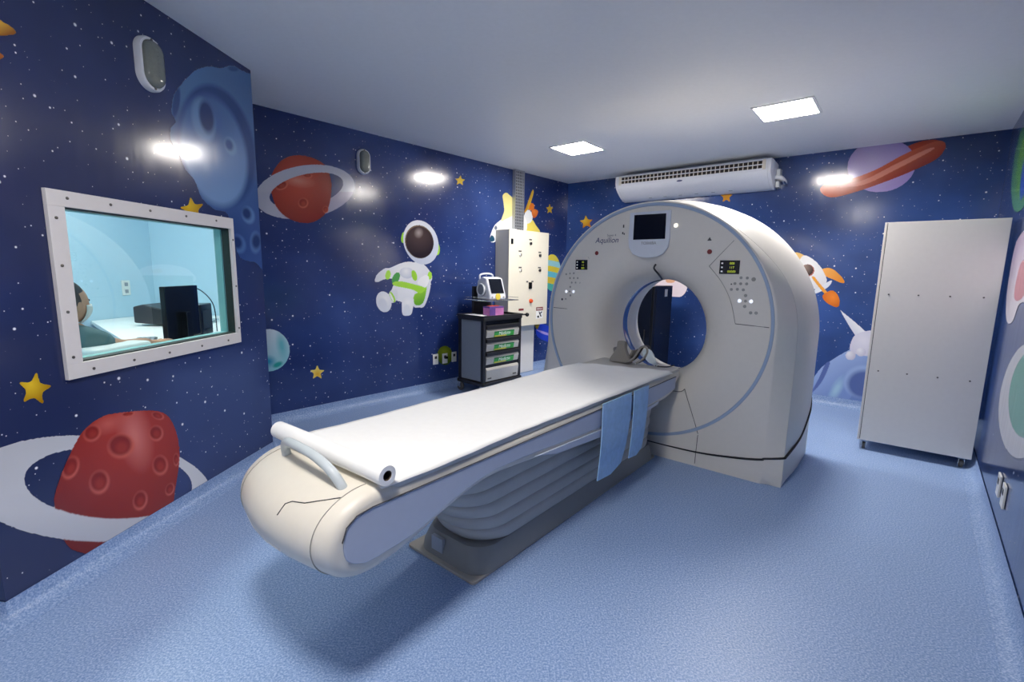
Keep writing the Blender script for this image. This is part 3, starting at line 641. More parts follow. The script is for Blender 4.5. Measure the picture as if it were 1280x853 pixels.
    for x, y, r, m in [(365, 325, .010, 'btn'), (443, 328, .010, 'btn'), (522, 345, .014, 'seaml'), (243, 405, .005, 'seam'), (288, 398, .010, 'btn'), (360, 400, .010, 'btn'), (435, 402, .010, 'btn'), (243, 472, .010, 'btn'), (318, 470, .010, 'btn'), (393, 477, .010, 'btn'),
                       (422, 548, .011, 'btn'), (345, 615, .012, 'led'), (420, 618, .010, 'btn'), (490, 622, .012, 'led'), (410, 685, .011, 'btn'), (485, 765, .011, 'btn'), (553, 768, .011, 'btn')]:
        disc('key', *kk(x, y), r, M[m], .003, 12)
    kl = lambda x, y: px(685+x*.09375, 315+y*.09375)
    for x, y, r, m in [(245, 298, .009, 'btn'), (295, 288, .008, 'btn'), (345, 285, .009, 'btn'), (295, 350, .009, 'seaml'), (345, 350, .009, 'btn'), (395, 350, .009, 'btn'), (318, 410, .009, 'btn'), (368, 410, .008, 'btn'), (418, 410, .009, 'btn'), (298, 468, .009, 'btn'), (245, 528, .012, 'led'), (290, 528, .008, 'btn'), (338, 530, .012, 'led'), (298, 580, .010, 'btn'), (190, 632, .010, 'seam'), (238, 628, .008, 'btn')]:
        disc('key', *kl(x, y), r, M[m], .003, 12)
    def line(pts, m='seam', r=.0022, name='panel_seam'):
        P = curve_pts(pts, 6) if len(pts) > 2 else [np.array(pts[0])+(np.array(pts[1])-np.array(pts[0]))*k/12 for k in range(13)]
        MB().tube(onface([tuple(p) for p in P], 0), r, 6).build(name, M[m], g)
    line([(.640, 1.665), (.487, 1.489)], 'seaml', .0025); line([(.487, 1.489), (.58, 1.38), (.65, 1.25), (.693, 1.096)], 'seaml', .002); line([(.693, 1.096), (.905, 1.088)])
    line([(-.835, 1.114), (-.615, 1.11)]); line([(-.615, 1.11), (-.565, 1.25), (-.48, 1.38), (-.42, 1.455)], 'seaml', .0015); line([(-.42, 1.455), (-.50, 1.56)], 'seaml', .0015)
    line([(.12, .53), (.33, .545), (.376, .573)]); line([(.376, .573), (.44, .42), (.502, .255)]); line([(.502, .245), (.495, .02)])
    # black gap where the lower skirt meets the shell
    P = curve_pts([(-.90, -.001, .19), (-.5, -.001, .12), (0, -.001, .105), (.45, -.001, .11), (.75, -.001, .145), (.900, -.001, .175), (.915, .000, .185), (.975, .014, .198), (1.034, .031, .212), (1.039, .045, .216), (1.0525, .16, .235), (1.0615, .27, .25), (1.067, .42, .268), (1.067, .6, .31), (1.067, .78, .39), (1.055, .86, .47)], 6)
    MB().tube(P, [.003+.005*min(1, max(0, (p[0]+.2)/1.0)) for p in P], 6).build('skirt_gap', M['seamblk'], g)
    # cable hanging at the top of the bore
    MB().tube(curve_pts([(.055, .010, 1.50), (.035, .03, 1.47), (.045, .09, 1.43), (.02, .22, 1.395), (-.03, .36, 1.383)], 6), .007, 8).build('microphone_cable', M['cable'], g)
    MB().lathe([(.022, -.012), (.018, -.02), (.001, -.02)], (-.87, .5, 1.2), 'y', 8) if 0 else None
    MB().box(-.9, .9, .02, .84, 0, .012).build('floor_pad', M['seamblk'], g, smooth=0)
gantry()
for _o in [o for o in C.objects if o.parent and o.parent.name == 'ct_scanner']:
    if _o.name.split('.')[0] not in ('front_shell', 'rear_shell', 'shell_seam', 'ring_trim', 'front_face', 'bore_window', 'skirt_gap', 'floor_pad', 'microphone_cable'): _o.location.x -= .035

# ================================================================= patient couch
TY = 2.4
def couch():
    t = thing('patient_couch', 'long patient table on grey bellows with rounded cream tail end facing the viewer', 'examination table', FT, 0, TY)
    off = lambda pts: [(p[0]-TY, p[1]) for p in pts]
    cx = -.02
    MB().prism([(x+cx-.015, y) for x, y in rrect(-.245, .235, 1.40-TY, 3.44-TY, .02)], 0, .014).build('floor_plate', M['plate'], t, bevel=.003)
    def plan(hw, y0, y1, rf, n=10):
        return [(cx+x, y) for x, y in rrect(-hw, hw, y0-TY, y1-TY, rf, n)]
    sec = [(.225, 1.425, .014), (.222, 1.43, .05), (.214, 1.445, .10), (.205, 1.46, .128), (.18, 1.50, .130)]
    MB().loft([[(x, y, z) for x, y in plan(hw, y0, 3.43, .10 if z < .1 else .12)] for hw, y0, z in sec]).build('base', M['plinth'], t, smooth=50)
    # bellows: six pleats
    rings = []; Z0, Z1, NP = .125, .60, 6
    for k in range(NP*8+1):
        f = k/(NP*8); z = Z0+(Z1-Z0)*f; ph = (k % 8)/8; bulge = .013*math.sqrt(max(0, math.sin(PI*ph))) - .004
        fr_ = 1.50-.30*f
        hw = .205+.035*f+bulge
        rings.append([(x, y, z) for x, y in plan(hw, fr_-bulge, 3.42, min(.19, hw-.01), 12)])
    MB().loft(rings).build('bellows', M['bellow'], t, smooth=40)
    MB().prism([(-.12, .045), (-.04, .045), (-.04, .118), (-.12, .118)], 1.4265-TY, 1.445-TY, 'y').build('rating_plate', M['galv'], t, smooth=0)
    # main cover, lofted across its width
    prof = curve_pts([(.92, .716), (.80, .722), (.72, .712), (.65, .682), (.605, .635), (.588, .575), (.602, .515), (.64, .472), (.70, .449), (.80, .447), (.97, .478), (1.135, .528), (1.33, .570), (1.56, .566), (2.29, .512), (2.9, .530), (3.25, .530), (3.40, .560)], 4)
    prof = [tuple(p) for p in prof] + [(3.43, .60), (3.44, .65), (3.43, .69), (3.40, .706), (2.6, .708), (1.8, .708), (1.2, .708)]
    n = len(prof)
    def inset(d):
        out = []
        for i in range(n):
            a, b, c = prof[i-1], prof[i], prof[(i+1) % n]
            tx, tz = c[0]-a[0], c[1]-a[1]; l = math.hypot(tx, tz) or 1
            out.append((b[0]-tz/l*d*-1 if 0 else b[0]+(-tz/l)*d*-1*-1, b[1]+(tx/l)*d))
        return out
    area = sum(prof[i][0]*prof[(i+1) % n][1]-prof[(i+1) % n][0]*prof[i][1] for i in range(n))
    sg = 1 if area > 0 else -1
    def inset(d):
        out = []
        for i in range(n):
            a, b, c = prof[i-1], prof[i], prof[(i+1) % n]
            tx, tz = c[0]-a[0], c[1]-a[1]; l = math.hypot(tx, tz) or 1
            out.append((b[0]-sg*tz/l*d, b[1]+sg*tx/l*d))
        return out
    rings = []
    for x, d in ((-.33, .032), (-.327, .018), (-.318, .008), (-.300, .0), (-.22, 0), (-.11, 0), (0, 0), (.11, 0), (.22, 0), (.300, 0), (.318, .008), (.327, .018), (.33, .032)):
        P = inset(d); rings.append([(x, u-TY+.06*(x/.33)**2*min(1, max(0, (1.05-u)/.4)), z) for u, z in P])
    MB().loft(rings).build('couch_cover', M['beige'], t, smooth=50)
    pan = [(3.40, .672), (.80, .672), (.745, .664), (.712, .640), (.697, .60), (.697, .555), (.712, .525), (.745, .505), (.80, .495)] + [(u, z) for u, z in ((.97, .512), (1.135, .560), (1.33, .600), (1.56, .604), (2.29, .568), (3.05, .560), (3.40, .585))]
    pan2 = [tuple(p) for p in curve_pts(pan[1:], 4)]
    for s in (-1, 1):
        b = MB().prism(off([pan[0]]+pan2), s*.326, s*.335, 'x'); b.build('side_panel', M['panel'], t, bevel=.003)
        MB().tube([(s*.3355, u-TY, z) for u, z in [(3.40, .676), (.80, .676), (.742, .668), (.706, .643), (.690, .60)]], .0022, 6).build('panel_seam', M['seam'], t)
        MB().prism(off([(3.10, .548), (3.08, .528), (2.9, .520), (2.29, .508), (1.85, .540), (1.66, .582), (2.29, .553), (2.9, .545)]), s*.329, s*.3385, 'x').build('lower_rail', M['panel'], t, bevel=.004)
    # cradle with shallow curved top
    cr = []
    for u in (.86, .90, 1.4, 2.0, 2.6, 3.2, 3.49, 3.52):
        e = .0 if .88 < u < 3.51 else .012
        cr.append([(x, u-TY, z) for x, z in ([(-.325+e, .702), (-.325+e, .722-e), (-.30, .726-e)] + [(xx, .726-e-.014*(1-(xx/.28)**2)) for xx in (-.2, -.1, 0, .1, .2)] + [(.30, .726-e), (.325-e, .722-e), (.325-e, .702)])])
    MB().loft(cr).build('cradle', M['cradle'], t, smooth=40)
    e = [(.30, .60), (.325, .66), (.325, .705), (-.325, .705), (-.325, .66), (-.30, .60)]
    MB().loft([[(x*1.0, 3.30-TY, z) for x, z in e], [(x, 3.48-TY, z) for x, z in e], [(x*.97, 3.515-TY, .65+(z-.65)*.8) for x, z in e]]).build('cradle_end', M['beige'], t, bevel=.01)
    MB().tube(curve_pts([(-.185, .772-TY, .70), (-.187, .765-TY, .75), (-.14, .752-TY, .786), (-.04, .742-TY, .799), (.08, .742-TY, .796), (.17, .750-TY, .768), (.212, .762-TY, .725), (.218, .768-TY, .70)], 6), .0165, 14).build('push_handle', M['handle'], t, smooth=60)
    # seams and recess of the tail cover
    def tail(u, z, x):
        return u-TY+.06*(x/.33)**2*min(1, max(0, (1.05-u)/.4))
    def tailpt(x, k, lift=.001):
        i = int(k); f = k-i; a, b = prof[i], prof[i+1]; u, z = a[0]+(b[0]-a[0])*f, a[1]+(b[1]-a[1])*f
        return (x, tail(u, z, x)-lift*(1 if z < .7 else 0), z+(lift if z > .7 else 0))
    MB().tube([tailpt(.262, k*.5) for k in range(8, 62)], .0016, 6).build('cover_seam', M['seaml'], t)
    MB().tube([tailpt(.262-.10*min(1, k/6), 9+k*.5) for k in range(0, 7)] + [tailpt(.11, 12.6), tailpt(.09, 13.5), tailpt(.085, 16)], .0018, 6).build('cover_seam', M['seam'], t)
    MB().tube([tailpt(x, 24) for x in (.10, .0, -.12, -.22)], .0022, 6).build('cover_seam', M['chalk2'] if 'chalk2' in M else M['paper'], t)
    MB().tube([tailpt(-.262, k*.5) for k in range(8, 62)], .0016, 6).build('cover_seam', M['seaml'], t)
couch()

def head_holder():
    t = thing('head_holder', 'grey curved head holder standing at the scanner end of the couch', 'head holder', FT, -.115, 3.40, .727)
    out = curve_pts([(-.095, 0), (-.085, .03), (-.055, .075), (-.036, .12), (-.034, .155), (-.026, .165), (.026, .165), (.034, .155), (.036, .12), (.055, .075), (.085, .03), (.095, 0)], 4)
    sec = []
    for y, s, dz in ((-.035, .94, 0), (-.028, 1.0, .0), (.0, 1.0, 0), (.012, .96, -.004)):
        sec.append([(x*s, y+.10*z+.9*x*x, max(0, z*s+dz)) for x, z in out])
    MB().loft(sec).build('wing', M['foam'], t, smooth=40)
    b = MB(); rings = []
    for y, R in ((.02, .085), (.05, .095), (.10, .095), (.12, .085)):
        o = [(R*math.cos(a), y, .10-R*math.sin(a)) for a in [PI*k/16 for k in range(17)]]; i_ = [((R-.012)*math.cos(a), y, .10-(R-.012)*math.sin(a)) for a in [PI*k/16 for k in range(17)]]
        rings.append(o+i_[::-1])
    b.loft(rings).build('cup', M['foam'], t, smooth=40)
head_holder()
t = thing('head_strap', 'dark grey looped strap lying on the couch end before the bore', 'strap', FT, .055, 3.40, .727)
for k, dy in ((0, 0), (1, .045)):
    P = curve_pts([(-.10, -.05+dy, .010), (-.06, -.02+dy, .04), (-.03, dy, .10), (-.01, .01+dy, .135), (.03, .01+dy, .138), (.045, 0+dy, .10), (.02, -.01+dy, .05), (-.03, -.03+dy, .010)], 6)
    MB().tube(P, .009, 8).build('strap_loop', M['cable'] if k else M['foam'], t)
t = thing('breathing_mask', 'small clear plastic mask lying beside the grey strap', 'breathing mask', FT, .14, 3.41, .74)
MB().loft([[(r*math.cos(2*PI*k/16)+dx, dy_, r*.7*math.sin(2*PI*k/16)+z) for k in range(16)] for r, dx, dy_, z in ((.045, -.045, -.0, .085), (.044, -.025, -.01, .065), (.036, .0, -.02, .035), (.016, .03, -.02, .010), (.012, .04, -.02, .0))]).build('cup', M['clear'], t, smooth=60)
MB().tube(curve_pts([(.035, -.02, .0), (.05, -.01, -.006), (.11, .02, -.006), (.15, .06, .004)], 5), .005, 8).build('tube', M['cable'], t)

# paper sheet, roll and blue straps -----------------------------------------------------
def sheet():
    nu, nx = 90, 26; V = []; F = []
    for j in range(nu+1):
        f = j/nu
        uL, uR = .835+(2.93-.835)*f, .835+(3.30-.835)*f
        xL = -.325+.006*math.sin(9*f)+(.10*max(0, (f-.86)/.14)**1.5); xR = .329+.005*math.sin(11*f+1)+.006*math.sin(5*f)+(.028*max(0, (f-.6)/.4))
        for i in range(nx+1):
            g = i/nx; x = xL+(xR-xL)*g; u = uL+(uR-uL)*g
            edge = max(0, abs(x)-.30); z = .7325-max(0, abs(x)-.324)*.9
            z += .0012*math.sin(7*u+13*x)+.0008*math.sin(31*u-9*x)
            if f > .80: z += .030*((f-.8)/.2)**2*(1-g)*1.2+.004*(1+math.sin(40*x))*(f-.8)/.2*.6
            V.append((x, u-TY, z))
    for j in range(nu):
        for i in range(nx): a = j*(nx+1)+i; F.append((a, a+1, a+nx+2, a+nx+1))
    b = MB(); b.add(V, F); o = b.build('paper_sheet', M['paper'], smooth=80)
    md = o.modifiers.new('s', 'SOLIDIFY'); md.thickness = .0015; md.offset = 1
    place(o, FT, 0, TY); tag(o, 'white disposable paper sheet spread along the couch top', 'paper sheet')
sheet()
t = thing('paper_roll', 'white paper roll lying across the tail of the couch', 'paper roll', FT, 0, .832, .7675, rot=.05)
def pipe(b, x0, x1, R, r, n=32):
    rings = [[(x, q*math.cos(2*PI*k/n), q*math.sin(2*PI*k/n)) for k in range(n)] for x, q in ((x0, r), (x0, R), (x1, R), (x1, r), (x0, r))]
    return b.loft(rings, caps=False)
pipe(MB(), -.350, .348, .034, .0175).build('roll', M['paper'], t, smooth=50)
pipe(MB(), -.349, .3465, .0174, .0150).build('core', M['core'], t, smooth=50)
for y0, y1, zb, lab in ((2.27, 2.62, .25, 'wider pale blue padded strap hanging from the couch side'), (2.665, 2.87, .265, 'narrower pale blue padded strap hanging nearest the scanner')):
    b = MB(); rings = []
    for k in range(15):
        f = k/14; z = .706-(.706-zb)*f; xx = .350+.008*math.sin(PI*f)-.012*f
        sl = .05*f*f; w0, w1 = y0-TY-.004*f, y1-TY+.01-.03*f-(.05*f**3 if y1 < 2.65 else 0)
        rings.append([(xx, w0, z), (xx+.004+.004*math.sin(14*f), (w0+w1)/2, z-.004*f), (xx, w1, z+.02*f**4), (xx-.005, w1, z+.02*f**4), (xx-.005, (w0+w1)/2, z), (xx-.005, w0, z)])
    o = b.loft(rings).build('body_strap', M['strap'], smooth=60); place(o, FT, 0, TY); tag(o, lab, 'strap', 'blue padded straps on the couch side')
# ================================================================= observation window
t = thing('window_1', None, None, W1, 0, 2.385, 0); t['kind'] = 'structure'
OY = 2.385; f = MB()
o0, o1, p0, p1 = 1.815, 2.957, .922, 1.738
for a in ((o0, o1, WZ1, p1), (o0, o1, p0, WZ0), (o0, WY0, WZ0, WZ1), (WY1, o1, WZ0, WZ1)):
    f.box(.001, .020, a[0]-OY, a[1]-OY, a[2], a[3])
f.build('window_frame', M['winframe'], t, bevel=.0015)
b = MB()
for (y, z) in [(y, p1-.03) for y in (1.90, 2.10, 2.32, 2.56, 2.80, 2.90)][:5] + [(y, p0+.03) for y in (1.93, 2.14, 2.36, 2.60, 2.83)] + [(o0+.03, z) for z in (1.02, 1.22, 1.42, 1.62)] + [(o1-.016, z) for z in (1.02, 1.3, 1.6)]:
    b.lathe([(.0065, .0195), (.0065, .0225), (.0015, .0235)], (0, y-OY, z), 'x', 10)
b.build('frame_bolt', M['bolt'], t)
j = MB()
for a in ((WY0, WY0+.006, WZ0, WZ1), (WY1-.006, WY1, WZ0, WZ1), (WY0, WY1, WZ0, WZ0+.006), (WY0, WY1, WZ1-.006, WZ1)): j.box(-.045, .0015, a[0]-OY, a[1]-OY, a[2], a[3])
j.build('reveal', M['jamb'], t, smooth=0)
j = MB()
for a in ((WY0, WY0+.006, WZ0, WZ1), (WY1-.006, WY1, WZ0, WZ1), (WY0, WY1, WZ0, WZ0+.006), (WY0, WY1, WZ1-.006, WZ1)): j.box(-.10, -.053, a[0]-OY, a[1]-OY, a[2], a[3])
j.build('reveal', M['chalk'], t, smooth=0)
MB().box(-.052, -.046, WY0+.001-OY, WY1-.001-OY, WZ0+.001, WZ1-.001).build('window_pane', glass, t, smooth=0)

# ================================================================= control room
def at1(x, y, z): return (x, y, z)
DZ = .90
t = thing('control_desk', 'long white desk surface in the control room behind the window', 'desk', W1, -1.3, 3.6, 0)
dA, dB = W1.hit((113, 396), CD+.005)[0], W1.onz((147, 421), DZ)
MB().prism([(CD+.006+1.3, dA-3.6), (CD+.006+1.3, CY1-.006-3.6), (-.70+1.3, CY1-.006-3.6), (-.70+1.3, 3.90-3.6), (-.62+1.3, 3.70-3.6), (-.20+1.3, 3.10-3.6), (-.12+1.3, 3.06-3.6), (-.12+1.3, 2.40-3.6), (dB[0]+1.3, dB[1]-3.6)], DZ-.035, DZ).build('desk_top', M['desk'], t, bevel=.004)
for x, y in ((-.25, 2.6), (-.35, 3.1), (-2.1, 4.6), (-1.4, 3.75)): MB().box(x+1.3-.02, x+1.3+.02, y-3.6-.02, y-3.6+.02, 0, DZ-.035).build('leg', M['desk'], t)
MONROT = -1.42
def monitor(x, y, w, h, zc, rot, label, name='monitor'):
    t = thing(name, label, 'monitor', W1, x, y, DZ, rot=rot)
    MB().box(-w/2, w/2, -.022, .012, zc-h/2-DZ, zc+h/2-DZ).build('casing', M['black'], t, bevel=.006)
    MB().box(-w/2+.015, w/2-.015, -.0235, -.021, zc-h/2+.02-DZ, zc+h/2-.02-DZ).build('screen', M['screen'], t, smooth=0)
    MB().box(-.03, .03, .010, .05, .02, zc-DZ).build('stand', M['black'], t, bevel=.004)
    MB().prism(rrect(-.12, .12, -.08, .12, .03), 0, .015).build('foot', M['black'], t)
    return t
monitor(-.45, 3.02, .36, .36, 1.11, MONROT, 'tall black computer monitor seen from its side behind the window')
t = thing('computer_tower', 'black desktop computer box behind the tall monitor', 'computer', W1, -.66, 3.38, DZ, rot=.3)
MB().box(-.10, .10, -.12, .08, 0, .24).build('case', M['black'], t, bevel=.01); MB().box(.101, .103, -.10, .06, .05, .19).build('side_panel', M['cartblk'], t, smooth=0)
o = MB().tube([tuple(p) for p in curve_pts([(-.60, 3.16, 1.24), (-.62, 3.28, 1.27), (-.62, 3.42, 1.24), (-.60, 3.52, 1.12), (-.60, 3.54, DZ+.004)], 6)], .004, 6).build('monitor_cable', M['black'])
place(o, W1); tag(o, 'thin black cable arching from the tall monitor', 'cable')
t = thing('printer', 'low wide dark grey printer on the white desk, left of the tall monitor', 'printer', W1, -1.35, 3.98, DZ, rot=.15)
MB().prism([(-.18, .03), (.18, .0), (.18, .12), (-.10, .19), (-.18, .17)], -.25, .25, 'y').build('body', M['cartblk'], t, bevel=.012)
MB().box(.18, .30, -.18, .18, .015, .03).build('tray', M['clear'], t, bevel=.004)
t = thing('keyboard', 'dark keyboard lying on the white desk near the hand', 'keyboard', W1, -.66, 2.92, DZ, rot=-.9)
MB().box(-.20, .20, -.06, .06, 0, .014).build('base', M['cartblk'], t, bevel=.003)
b = MB()
for i in range(14):
    for j_ in range(4): b.box(-.19+i*.0273, -.19+i*.0273+.021, -.052+j_*.027, -.052+j_*.027+.021, .014, .019)
b.build('keys', M['cartgrey'], t, smooth=0)
o = MB().prism(rrect(-.075, .075, -.18, .17, .05), DZ, 1.005).build('tray_box', M['desk'], bevel=.02, seg=3); place(o, W1, -.205, 2.27); o.name = 'paper_tray'
o.location.z = 0; tag(o, 'white rounded plastic tray at the bottom left of the window', 'tray')
t = thing('wall_shelf', 'white bracketed shelf under the window inside the control room', 'shelf', W1, -.205, 2.26, 0)
MB().box(-.09, .094, -.30, .13, DZ-.03, DZ-.001).build('board', M['desk'], t, bevel=.003)
for y in (-.25, .10): MB().prism([(.094, DZ-.03), (.094, DZ-.14), (.085, DZ-.14), (-.03, DZ-.03)], y-.012, y+.012, 'y').build('bracket', M['desk'], t)
t = thing('wall_outlet', 'double wall outlet on the cyan wall of the control room', 'outlet', W1, CD, 4.379, 1.195)
MB().box(.0005, .010, -.045, .045, -.075, .075).build('plate', M['outletw'], t, bevel=.004)
for z in (.035, -.035): MB().box(.010, .0125, -.018, .018, z-.018, z+.018).build('socket_face', M['cartgrey'], t, smooth=0)

# operator -------------------------------------------------------------------------
def skin_body(name, pts, edges, rad, m, parent, sub=2, root=0):
    me = bpy.data.meshes.new(name); me.from_pydata(pts, edges, []); o = bpy.data.objects.new(name, me); C.objects.link(o); o.parent = parent
    md = o.modifiers.new('skin', 'SKIN'); md.use_smooth_shade = True
    sv = me.skin_vertices
    if not sv:
        bpy.context.view_layer.objects.active = o; o.select_set(True)
    for i, r in enumerate(rad):
        me.skin_vertices[0].data[i].radius = (r, r) if not isinstance(r, tuple) else r
    me.skin_vertices[0].data[root].use_root = True
    s = o.modifiers.new('sub', 'SUBSURF'); s.levels = sub; s.render_levels = sub
    me.materials.append(m); return o
def mesh_ball(name, c, r, m, parent, n=20, rings=14, fn=None):
    b = MB(); R = []
    for i in range(rings+1):
        ph = PI*i/rings; row = []
        for k in range(n):
            a = 2*PI*k/n; d = [math.sin(ph)*math.cos(a), math.sin(ph)*math.sin(a), math.cos(ph)]
            if i in (0, rings): d[0] += 1e-4*math.cos(a); d[1] += 1e-4*math.sin(a)
            q = 1.0 if fn is None else fn(d)
            row.append((c[0]+r[0]*d[0]*q, c[1]+r[1]*d[1]*q, c[2]+r[2]*d[2]*q))
        R.append(row)
    return b.loft(R, caps=True).build(name, m, parent, smooth=80)
def operator():
    t = thing('person', 'seated person in a teal grey shirt and white face mask reaching towards the monitor', 'person', W1, -.46, 2.16, 0)
    OX, OYY = -.46, 2.12
    P = lambda x, y, z: (x-OX, y-OYY, z)
    pts = [P(-.46, 2.10, .50), P(-.46, 2.11, .66), P(-.46, 2.14, .84), P(-.455, 2.17, 1.00), P(-.45, 2.185, 1.075), P(-.445, 2.205, 1.13),      # 0-5 spine, neck
           P(-.31, 2.18, 1.02), P(-.275, 2.33, .972), P(-.335, 2.52, .962), P(-.38, 2.63, .948),                                          # 6-9 arm by the window
           P(-.61, 2.18, 1.02), P(-.65, 2.34, .955), P(-.60, 2.52, .945), P(-.56, 2.62, .935),                                               # 10-13 other arm
           P(-.37, 2.12, .50), P(-.36, 2.36, .515), P(-.36, 2.55, .50), P(-.36, 2.56, .28), P(-.36, 2.54, .09), P(-.36, 2.66, .045),           # 14-19
           P(-.55, 2.12, .50), P(-.56, 2.36, .515), P(-.56, 2.55, .50), P(-.56, 2.56, .28), P(-.56, 2.54, .09), P(-.56, 2.66, .045)]
    ed = [(0,1),(1,2),(2,3),(3,4),(4,5),(3,6),(6,7),(7,8),(8,9),(3,10),(10,11),(11,12),(12,13),(0,14),(14,15),(15,16),(16,17),(17,18),(18,19),(0,20),(20,21),(21,22),(22,23),(23,24),(24,25)]
    rad = [(.13, .12), (.14, .11), (.16, .11), (.14, .10), (.06, .06), (.052, .052), .062, .044, .036, .027, .062, .044, .036, .027,
           .085, .075, .06, .05, .038, .032, .085, .075, .06, .05, .038, .032]
    body = skin_body('body', pts, ed, rad, M['skin'], t)
    def up(d):
        q = 1.0
        if d[1] > .6: q += .03
        if d[2] < -.3: q -= .10*(-.3-d[2])
        return q
    hc = (.02, .085, 1.215)
    # head looks along +y (towards the monitor)
    mesh_ball('head', hc, (.076, .098, .118), M['skin'], t, 24, 16, up)
    mesh_ball('hair', (hc[0], hc[1]-.020, hc[2]+.022), (.085, .100, .112), M['hair'], t, 24, 14, lambda d: (1.0 if (d[1] < .45 or d[2] > .35) else .80) + .03*math.sin(9*d[0]+7*d[2]))
    rows = []
    for k in range(8):
        zz = -.004-.095*k/7; kk_ = math.sqrt(max(.05, 1-(zz/.118)**2)); rows.append([(hc[0]+.079*kk_*math.sin(a), hc[1]+(.106+.012*math.sin(PI*k/7))*kk_*math.cos(a)+.004, hc[2]+zz) for a in [math.radians(-72+144*q/14) for q in range(15)]])
    fm = MB().loft(rows, caps=False, closed=False).build('face_mask', M['maskm'], t, smooth=80)
    md = fm.modifiers.new('s', 'SOLIDIFY'); md.thickness = .003; md.offset = 1
    MB().loft([[(hc[0]+x, hc[1]+.092+dy, hc[2]+.0+z) for x, z in ((-.012, -.02), (.012, -.02), (.0, .022))] for dy in (0, .018)]).build('nose', M['skin'], t, bevel=.004)
    for s in (-1, 1):
        mesh_ball('ear', (hc[0]+s*.078, hc[1]-.005, hc[2]-.01), (.010, .020, .032), M['skin'], t, 10, 8)
        mesh_ball('eye', (hc[0]+s*.03, hc[1]+.088, hc[2]+.018), (.011, .008, .008), M['black'], t, 10, 8)
    # shirt over trunk and upper arms
    sp = [pts[0], pts[1], pts[2], pts[3], (pts[4][0], pts[4][1]-.01, pts[4][2]-.02), pts[6], (pts[7][0], pts[7][1]-.02, pts[7][2]+.006), pts[10], (pts[11][0], pts[11][1]-.02, pts[11][2]+.006)]
    skin_body('shirt', sp, [(0,1),(1,2),(2,3),(3,4),(3,5),(5,6),(3,7),(7,8)], [(.145, .135), (.155, .125), (.175, .125), (.165, .12), (.07, .07), .092, .066, .092, .066], M['shirt'], t)
    tp = [pts[0]]+pts[14:19]+pts[20:25]
    skin_body('trousers', tp, [(0,1),(1,2),(2,3),(3,4),(4,5),(0,6),(6,7),(7,8),(8,9),(9,10)], [(.15, .14), .098, .088, .073, .062, .05, .098, .088, .073, .062, .05], M['sleeve'], t)
    for s, wr in ((1, pts[9]), (-1, pts[13])):
        hx, hy, hz = wr; hp = [(hx, hy-.01, hz), (hx, hy+.035, hz-.002), (hx, hy+.075, hz-.004)]; he = [(0, 1), (1, 2)]; hr = [.026, (.034, .016), (.034, .013)]
        for k, (dx, L) in enumerate(((-.030, .055), (-.010, .068), (.010, .072), (.029, .060))):
            b0 = len(hp); hp += [(hx+dx, hy+.088, hz-.002), (hx+dx*1.1, hy+.088+L*.5, hz+.004), (hx+dx*1.15, hy+.088+L, hz-.012)]
            he += [(2, b0), (b0, b0+1), (b0+1, b0+2)]; hr += [.0095, .0085, .0070]
        b0 = len(hp); hp += [(hx-s*.036, hy+.045, hz-.006), (hx-s*.052, hy+.075, hz-.012)]; he += [(1, b0), (b0, b0+1)]; hr += [.011, .009]
        skin_body('hand', hp, he, hr, M['skin'], t, 1)
    for s in (18, 24): MB().prism(rrect(pts[s][0]-.045, pts[s][0]+.045, pts[s][1]-.07, pts[s][1]+.20, .04), 0, .07).build('shoe', M['black'], t, bevel=.015)
operator()
t = thing('stool', 'dark round stool under the seated person', 'stool', W1, -.46, 2.14, 0)
MB().lathe([(.001, .31), (.19, .31), (.20, .33), (.19, .355), (.001, .36)], n=28).build('seat', M['cartblk'], t); MB().lathe([(.025, .02), (.025, .31)], n=14).build('column', M['chrome'], t)
MB().lathe([(.001, 0), (.24, 0), (.24, .015), (.04, .04), (.001, .04)], n=28).build('base', M['chrome'], t)

# ================================================================= bulkhead lamps
def bulkhead(fr, y, z, w, h, label):
    t = thing('bulkhead_lamp', label, 'wall lamp', fr, 0, y, z, group='oval bulkhead lamps')
    def oval(w, h, k=10): return rrect(-w/2, w/2, -h/2, h/2, w/2-.0005, k)
    MB().loft([[(x, a, b_) for a, b_ in oval(w*s, h-(1-s)*w)] for x, s in ((.001, 1), (.022, 1), (.034, .93), (.036, .80), (.030, .76))], caps=True).build('housing', M['frame'], t, smooth=40)
    MB().loft([[(x, a, b_) for a, b_ in oval(w*s, h-(1-s)*w)] for x, s in ((.030, .76), (.045, .74), (.058, .62), (.064, .42), (.065, .1))], caps=True).build('glass_cover', M['lens'], t, smooth=60)
    b = MB()
    for k in range(-4, 5): b.tube([(.030, w*.30, k*h*.075), (.056, w*.2, k*h*.075), (.0655, 0, k*h*.075), (.056, -w*.2, k*h*.075), (.030, -w*.30, k*h*.075)], .0022, 5)
    b.build('glass_rib', M['lens'], t)
    for s in (-1, 1): MB().lathe([(.007, .034), (.007, .038), (.001, .039)], (0, 0, s*h*.445), 'x', 10).build('screw', M['bolt'], t)
bulkhead(W1, 2.407, 2.45, .155, .262, 'white oval bulkhead lamp high on the window wall')
bulkhead(W2, 2.561, 2.475, .135, .238, 'grey oval bulkhead lamp on the far-left wall beside the red ringed planet')

